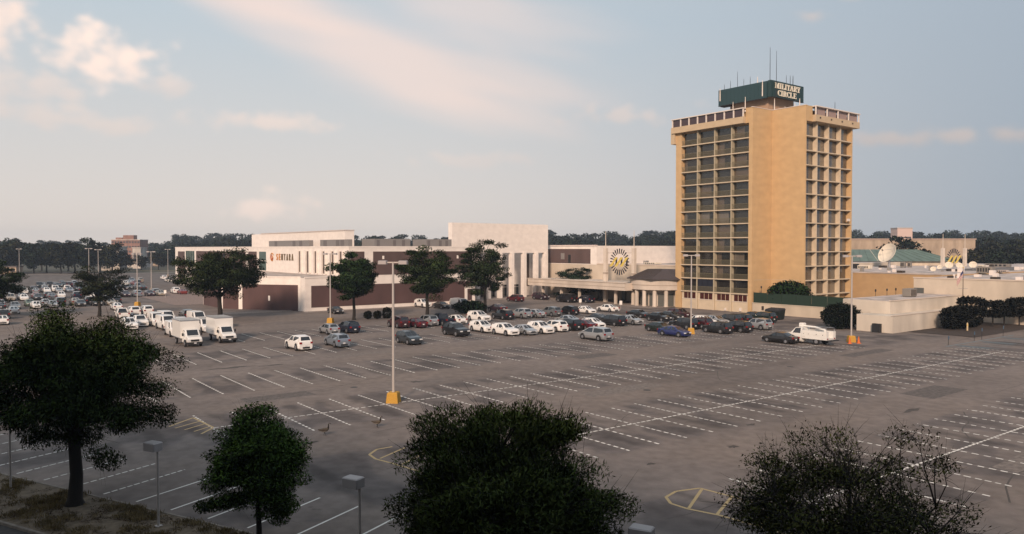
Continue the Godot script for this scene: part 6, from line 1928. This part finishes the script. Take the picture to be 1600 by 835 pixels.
func tall_lamp(label: String, at: Vector3, h: float, turn: float, painted: bool, group := "tall lamps of the lot") -> void:
	var o := thing("lot_lamp", label, "lamp post", at, turn, group)
	var base := MB.new()
	var rings := []
	for e in [[-0.05, 0.50], [0.75, 0.42], [0.86, 0.36]]:
		var rr := []
		for q in [[-1, -1], [1, -1], [1, 1], [-1, 1]]: rr.append(Vector3(q[0] * e[1], e[0], q[1] * e[1]))
		rings.append(rr)
	base.loft(rings, true, true)
	part(o, "concrete_foot", base.mesh(), mats["yellow_foot"] if painted else mats["kerb_concrete"])
	var pole := MB.new()
	pole.box(Vector3(-0.11, 0.86, -0.11), Vector3(0.11, 0.92, 0.11))
	pole.tube([Vector3(0, 0.9, 0), Vector3(0, h * 0.5, 0), Vector3(0, h, 0)], [0.12, 0.105, 0.085], 10)
	part(o, "pole", pole.mesh(), mats["lamp_metal"])
	var arm := MB.new()
	arm.box(Vector3(-0.75, h - 0.1, -0.04), Vector3(0.75, h, 0.04))
	part(o, "arm", arm.mesh(), mats["lamp_metal"])
	for x in [-0.85, 0.85]:
		var m := MB.new()
		m.soft_box(Vector3(x - 0.36, h - 0.2, -0.24), Vector3(x + 0.36, h + 0.1, 0.24), 0.05)
		var head := part(o, "lamp_head", m.mesh(), mats["lamp_head"])
		box_part(head, "lens", mats["lamp_lens"], Vector3(x - 0.3, h - 0.215, -0.19), Vector3(x + 0.3, h - 0.2, 0.19))

func verge_lamp(label: String, at: Vector3) -> void:
	var o := thing("verge_lamp", label, "lamp post", at, rad_to_deg(atan2(-0.467, 0.884)), "shoebox lamps along the near verge")
	var pole := MB.new()
	pole.tube([Vector3(0, -0.1, 0), Vector3(0, 3.45, 0)], [0.055, 0.05], 8)
	part(o, "pole", pole.mesh(), mats["lamp_metal"])
	var plate := MB.new()
	plate.soft_box(Vector3(-0.14, 0, -0.14), Vector3(0.14, 0.03, 0.14), 0.01)
	part(o, "base_plate", plate.mesh(), mats["lamp_metal"])
	var head := MB.new()
	head.soft_box(Vector3(-0.66, 3.36, -0.24), Vector3(0.07, 3.74, 0.26), 0.035)
	var q := part(o, "lamp_head", head.mesh(), mats["lamp_head"])
	box_part(q, "lens", mats["lamp_lens"], Vector3(-0.6, 3.345, -0.19), Vector3(0.0, 3.36, 0.2))

func goose(label: String, at: Vector3, turn: float) -> void:
	var o := thing("goose", label, "goose", at, turn, "geese walking on the lot")
	var body := Leaves.new()
	# one continuous body: rings along breast, belly, tail, then neck and head
	var m := MB.new()
	var path := [[-0.44, 0.40, 0.02, 0.012], [-0.34, 0.39, 0.075, 0.05], [-0.18, 0.37, 0.125, 0.11], [0.0, 0.37, 0.145, 0.135], [0.14, 0.40, 0.125, 0.12], [0.22, 0.46, 0.085, 0.085], [0.25, 0.54, 0.052, 0.052], [0.255, 0.64, 0.038, 0.038], [0.265, 0.73, 0.036, 0.036], [0.29, 0.785, 0.047, 0.045], [0.335, 0.79, 0.042, 0.038], [0.37, 0.78, 0.022, 0.018], [0.42, 0.77, 0.012, 0.008]]
	var rings := []
	for i in path.size():
		var p: Array = path[i]
		var a: Array = path[maxi(i - 1, 0)]
		var b: Array = path[mini(i + 1, path.size() - 1)]
		var d := Vector3(b[0] - a[0], b[1] - a[1], 0).normalized()
		var up := Vector3(-d.y, d.x, 0)
		var rr := []
		for k in 10:
			var t := TAU * k / 10
			rr.append(Vector3(p[0], p[1], 0) + Vector3(0, 0, 1) * cos(t) * p[2] + up * sin(t) * p[3])
		rings.append(rr)
	m.loft(rings, true, true)
	for i in m.v.size():
		var p := m.v[i]
		var c := Color(0.085, 0.068, 0.050)
		if p.y > 0.53: c = Color(0.012, 0.011, 0.010)
		if p.y > 0.735 and p.y < 0.79 and p.x < 0.315 and absf(p.z) > 0.02: c = Color(0.6, 0.58, 0.54)
		if p.y < 0.34 and p.x < 0.05: c = Color(0.30, 0.27, 0.23)
		if p.x < -0.36: c = Color(0.02, 0.018, 0.016)
		m.c.append(c)
	m.colored = true
	part(o, "body", m.mesh(), mats["feather"])
	for s in [1.0, -1.0]:
		var w := MB.new()
		w.loft([[Vector3(0.12, 0.44, s * 0.10), Vector3(0.12, 0.36, s * 0.135), Vector3(0.12, 0.40, s * 0.15)], [Vector3(-0.1, 0.47, s * 0.10), Vector3(-0.1, 0.33, s * 0.15), Vector3(-0.1, 0.40, s * 0.165)], [Vector3(-0.42, 0.43, s * 0.02), Vector3(-0.42, 0.40, s * 0.03), Vector3(-0.42, 0.42, s * 0.04)]], true, true)
		part(o, "wing", w.mesh(), mats["wing_brown"])
		var l := MB.new()
		var fx: float = 0.06 * s
		l.tube([Vector3(0.0, 0.28, s * 0.06), Vector3(0.02 + fx * 0.5, 0.14, s * 0.06), Vector3(fx, 0.015, s * 0.06)], [0.022, 0.013, 0.012], 6)
		l.tri(Vector3(fx - 0.02, 0.012, s * 0.06), Vector3(fx + 0.1, 0.008, s * 0.06 - 0.045), Vector3(fx + 0.1, 0.008, s * 0.06 + 0.045))
		part(o, "leg", l.mesh(), mats["rubber_trim"])

func build_furniture() -> void:
	mat("yellow_foot", 0.62, 0.34, 0.045, 0.8, 0.0, "fine")
	mat("lamp_metal", 0.42, 0.39, 0.37, 0.6, 0.3)
	mat("lamp_head", 0.33, 0.31, 0.31, 0.5, 0.2)
	mat("lamp_lens", 0.45, 0.45, 0.42, 0.2)
	var f := StandardMaterial3D.new()
	f.resource_name = "feather"; f.vertex_color_use_as_albedo = true; f.roughness = 0.9
	mats["feather"] = f
	mat("wing_brown", 0.06, 0.045, 0.034, 0.9)
	tall_lamp("tall twin-headed lamp on a yellow foot alone in the open stalls", Vector3(-9.6, 0, -61.9), 11.4, -8.0, true)
	tall_lamp("tall lamp on a yellow foot beside the upright green tree", site(52.8, 120.5), 11.6, -8.0, true)
	tall_lamp("tall lamp on a yellow foot before the tower's balcony face", site(88.1, 73.5), 11.5, -8.0, true)
	tall_lamp("tall lamp on an orange foot behind the bucket truck", site(97.4, 54.2), 11.5, -8.0, true)
	tall_lamp("tall lamp rising beyond the line of white vans", site(35.2, 181.9), 11.3, -8.0, true)
	tall_lamp("tall lamp at the corner of the far block of cars", site(50.6, 242.0), 11.5, 10.0, false)
	tall_lamp("tall lamp near the white end pillar of the office block", site(83.0, 364.0), 12.0, 10.0, false)
	tall_lamp("tall lamp standing alone at the far lot's open corner", site(30.3, 403.9), 12.2, 10.0, false)
	tall_lamp("tall lamp behind the thin bare-topped tree, left of two", Vector3(-148.9, 0, -270.0), 12.4, 10.0, false)
	tall_lamp("tall lamp behind the thin bare-topped tree, right of two", Vector3(-151.0, 0, -280.0), 12.0, 10.0, false)
	verge_lamp("short shoebox lamp half hidden by the large verge tree", Vector3(-25.8, 0.09, -39.2))
	verge_lamp("short shoebox lamp between the large and the small verge tree", Vector3(-15.8, 0.09, -34.0))
	verge_lamp("short shoebox lamp between the small and the broad verge tree", Vector3(-5.75, 0.09, -28.75))
	verge_lamp("short shoebox lamp head just showing at the picture's lower edge", Vector3(4.3, 0.09, -23.55))
	goose("dark goose standing on the stall line end, nearer of two", Vector3(-12.5, 0.005, -50.9), 12.0)
	goose("dark goose standing beside the broad tree's top, farther of two", Vector3(-9.4, 0.005, -53.2), -14.0)
	# dumpster by the cream wall
	var d := thing("dumpster", "dark green lidded dumpster against the cream retaining wall", "dumpster", site(117.8, 79.6), SITE - 90.0)
	var dg := mat("dumpster_green", 0.010, 0.018, 0.016, 0.6, 0.1, "fine")
	var m := MB.new()
	m.loft([[Vector3(-1.3, 0.15, -0.8), Vector3(1.3, 0.15, -0.8), Vector3(1.3, 0.15, 0.8), Vector3(-1.3, 0.15, 0.8)], [Vector3(-1.4, 1.7, -1.0), Vector3(1.4, 1.7, -1.0), Vector3(1.4, 1.5, 0.95), Vector3(-1.4, 1.5, 0.95)]], true, true)
	part(d, "bin", m.mesh(), dg)
	var lid := MB.new()
	lid.loft([[Vector3(-1.44, 1.71, -1.04), Vector3(1.44, 1.71, -1.04), Vector3(1.44, 1.52, 1.0), Vector3(-1.44, 1.52, 1.0)], [Vector3(-1.36, 2.0, -0.9), Vector3(1.36, 2.0, -0.9), Vector3(1.36, 1.8, 0.85), Vector3(-1.36, 1.8, 0.85)]], true, true)
	part(d, "lid", lid.mesh(), mats["rubber_trim"])
	for x in [-0.9, 0.0, 0.9]: box_part(d, "rib", dg, Vector3(x - 0.05, 0.2, 0.86), Vector3(x + 0.05, 1.4, 0.98))
	for x in [-1.1, 1.1]: box_part(d, "skid", mats["rubber_trim"], Vector3(x - 0.08, 0, -0.75), Vector3(x + 0.08, 0.15, 0.75))
	# traffic cones at the truck
	for i in 2:
		var c := thing("traffic_cone", ["orange traffic cone by the lamp behind the bucket truck", "orange traffic cone lying between the lamp and the bucket truck's tail"][i], "cone", site([96.9, 95.6][i], [52.9, 53.4][i]), 0.0, "traffic cones")
		var cm := MB.new()
		cm.tube([Vector3(0, 0.03, 0), Vector3(0, 0.9, 0)], [0.2, 0.04], 12)
		part(c, "cone", cm.mesh(), mat("cone_orange", 0.62, 0.14, 0.03, 0.6))
		var cb := MB.new()
		cb.soft_box(Vector3(-0.25, 0, -0.25), Vector3(0.25, 0.04, 0.25), 0.02)
		part(c, "base", cb.mesh(), mats["cone_orange"])
	# bollards and sign posts near the planting bed
	var bol := [[124.6, 51.0], [129.6, 44.6], [131.8, 44.2], [134.0, 43.8]]
	for i in 4:
		var b := thing("bollard", ["pale bollard standing apart at the planting bed's edge", "pale bollard, first of three together", "pale bollard, middle of three together", "pale bollard, last of three together"][i], "bollard", site(bol[i][0], bol[i][1]), 0.0, "bollards by the planting bed")
		var bm := MB.new()
		bm.tube([Vector3(0, -0.05, 0), Vector3(0, 1.1, 0), Vector3(0, 1.2, 0), Vector3(0, 1.25, 0)], [0.12, 0.12, 0.09, 0.02], 12)
		part(b, "post", bm.mesh(), mat("bollard_cream", 0.52, 0.42, 0.26, 0.7))
		var cap := MB.new()
		cap.tube([Vector3(0, 0.8, 0), Vector3(0, 0.95, 0)], [0.125, 0.125], 12)
		part(b, "band", cap.mesh(), mat("bollard_band", 0.55, 0.36, 0.06, 0.6))
	var signs := [[104.2, 44.9, 1.2, "low dark sign post at the start of the blue stalls"], [111.6, 44.8, 1.3, "low dark sign post, second at the blue stalls"], [114.2, 44.9, 1.6, "taller dark sign post, third at the blue stalls"], [121.0, 44.8, 1.5, "dark sign post at the end of the blue stalls"]]
	for s in signs:
		var p := thing("stall_sign", s[3], "sign", site(s[0], s[1]), SITE, "sign posts at the blue stalls")
		var pm := MB.new()
		pm.tube([Vector3(0, -0.05, 0), Vector3(0, s[2], 0)], [0.035, 0.035], 6)
		part(p, "post", pm.mesh(), mats["rubber_trim"])
		box_part(p, "plate", mat("sign_blue", 0.05, 0.10, 0.16, 0.5), Vector3(-0.15, s[2] - 0.45, 0.036), Vector3(0.15, s[2], 0.05))
	# little white signs at the far paving and the portico
	for q in [[46.2, 205.7, 2.0, "small white sign post at the pink paving"], [110.5, 110.2, 1.9, "small white sign on a post before the round portico"], [112.0, 124.0, 1.5, "small white sign on a post before the canopy"]]:
		var p := thing("white_sign", q[3], "sign", site(q[0], q[1]), SITE - 30.0, "small white signs")
		var pm := MB.new()
		pm.tube([Vector3(0, -0.05, 0), Vector3(0, q[2], 0)], [0.04, 0.04], 6)
		part(p, "post", pm.mesh(), mats["lamp_metal"])
		box_part(p, "plate", mats["sign_white"], Vector3(-0.28, q[2] - 0.8, 0.04), Vector3(0.28, q[2], 0.06))
	# flag on a yardarm pole
	var fp := thing("flagpole", "thin dark flagpole with a yardarm behind the topiary", "flagpole", site(131.6, 54.6), 0.0)
	var pm2 := MB.new()
	pm2.tube([Vector3(0, -0.05, 0), Vector3(0, 5.0, 0), Vector3(0, 9.3, 0)], [0.07, 0.06, 0.04], 8)
	part(fp, "pole", pm2.mesh(), mats["bronze_frame"])
	var yard := MB.new()
	yard.tube([Vector3(-0.75, 6.05, 0), Vector3(0.75, 6.05, 0)], [0.035, 0.035], 6)
	part(fp, "yardarm", yard.mesh(), mats["lamp_metal"])
	var knob := MB.new()
	knob.tube([Vector3(0, 9.28, 0), Vector3(0, 9.34, 0), Vector3(0, 9.44, 0), Vector3(0, 9.5, 0)], [0.04, 0.09, 0.09, 0.02], 8)
	part(fp, "finial", knob.mesh(), mats["bollard_band"])
	var fl := thing("flag", "limp red, white and blue striped flag hanging on the flagpole", "flag", site(131.6, 54.6, 0.0), 0.0)
	var red := mat("flag_red", 0.30, 0.035, 0.04, 0.85)
	var wh := mat("flag_white", 0.62, 0.58, 0.54, 0.85)
	var bl := mat("flag_blue", 0.025, 0.035, 0.11, 0.85)
	for i in 13:
		var sm := MB.new()
		for k in 10:
			var pts := []
			for e in [[k, 0], [k + 1, 0], [k + 1, 1], [k, 1]]:
				var s: float = e[0] / 10.0
				var t: float = (i + e[1]) / 13.0
				# cloth hangs: far end droops and folds
				var x := -s * 0.95 + 0.02
				var y := 9.0 - t * 1.0 - s * 1.35 - 0.35 * s * s
				pts.append(Vector3(x - 0.05, y, 0.10 * sin(s * 11.0 + t * 1.5) * s + 0.02))
			sm.quad_toward(pts[0], pts[1], pts[2], pts[3], Vector3(0, 0, 1))
			if i < 7 and k < 4: sm.paint(Color(0.025, 0.035, 0.11))
			else: sm.paint(Color(0.30, 0.035, 0.04) if i % 2 == 0 else Color(0.62, 0.58, 0.54))
		part(fl, "stripe", sm.mesh(), mats["feather"])

# ---------------------------------------------------------------- the scene

func _ready() -> void:
	var cam := Camera3D.new()
	cam.name = "camera"
	cam.position = Vector3(0, CAMERA_HEIGHT, 0)
	cam.rotation_degrees.x = -1.408
	cam.fov = 38.37
	cam.far = 4000.0
	cam.current = true
	add_child(cam)
	var env := Environment.new()
	env.background_mode = Environment.BG_SKY
	var sky := Sky.new()
	sky.sky_material = make_sky()
	env.sky = sky
	env.tonemap_mode = Environment.TONE_MAPPER_LINEAR
	env.tonemap_exposure = 1.5
	env.ambient_light_source = Environment.AMBIENT_SOURCE_SKY
	env.sdfgi_enabled = true
	env.ssao_enabled = true
	env.ssil_enabled = true
	env.fog_enabled = true
	env.fog_density = 0.00021
	env.fog_light_color = Color(0.72, 0.79, 0.87)
	var we := WorldEnvironment.new()
	we.name = "environment"
	we.environment = env
	add_child(we)
	var sun := DirectionalLight3D.new()
	sun.name = "sun"
	sun.light_energy = 0.9
	sun.light_color = Color(1.0, 0.875, 0.77)
	sun.light_angular_distance = 9.0
	sun.shadow_enabled = true
	sun.rotation_degrees = Vector3(-26.0, -13.0, 0.0)
	add_child(sun)

	make_textures()
	mat("rubber_trim", 0.015, 0.015, 0.017, 0.7)
	mat("kerb_concrete", 0.30, 0.26, 0.22, 0.9, 0.0, "concrete")
	build_ground()
	build_verge()
	print("ground")
	build_cars_materials()
	build_tower()
	build_terrace()
	build_mall()
	build_entrance()
	build_office()
	build_far()
	build_viewpoint()
	print("buildings")
	build_trees()
	build_far_trees()
	print("trees")
	build_cars()
	build_furniture()
	print("done")

func build_cars_materials() -> void:
	mat("alloy", 0.42, 0.42, 0.44, 0.4, 0.8)
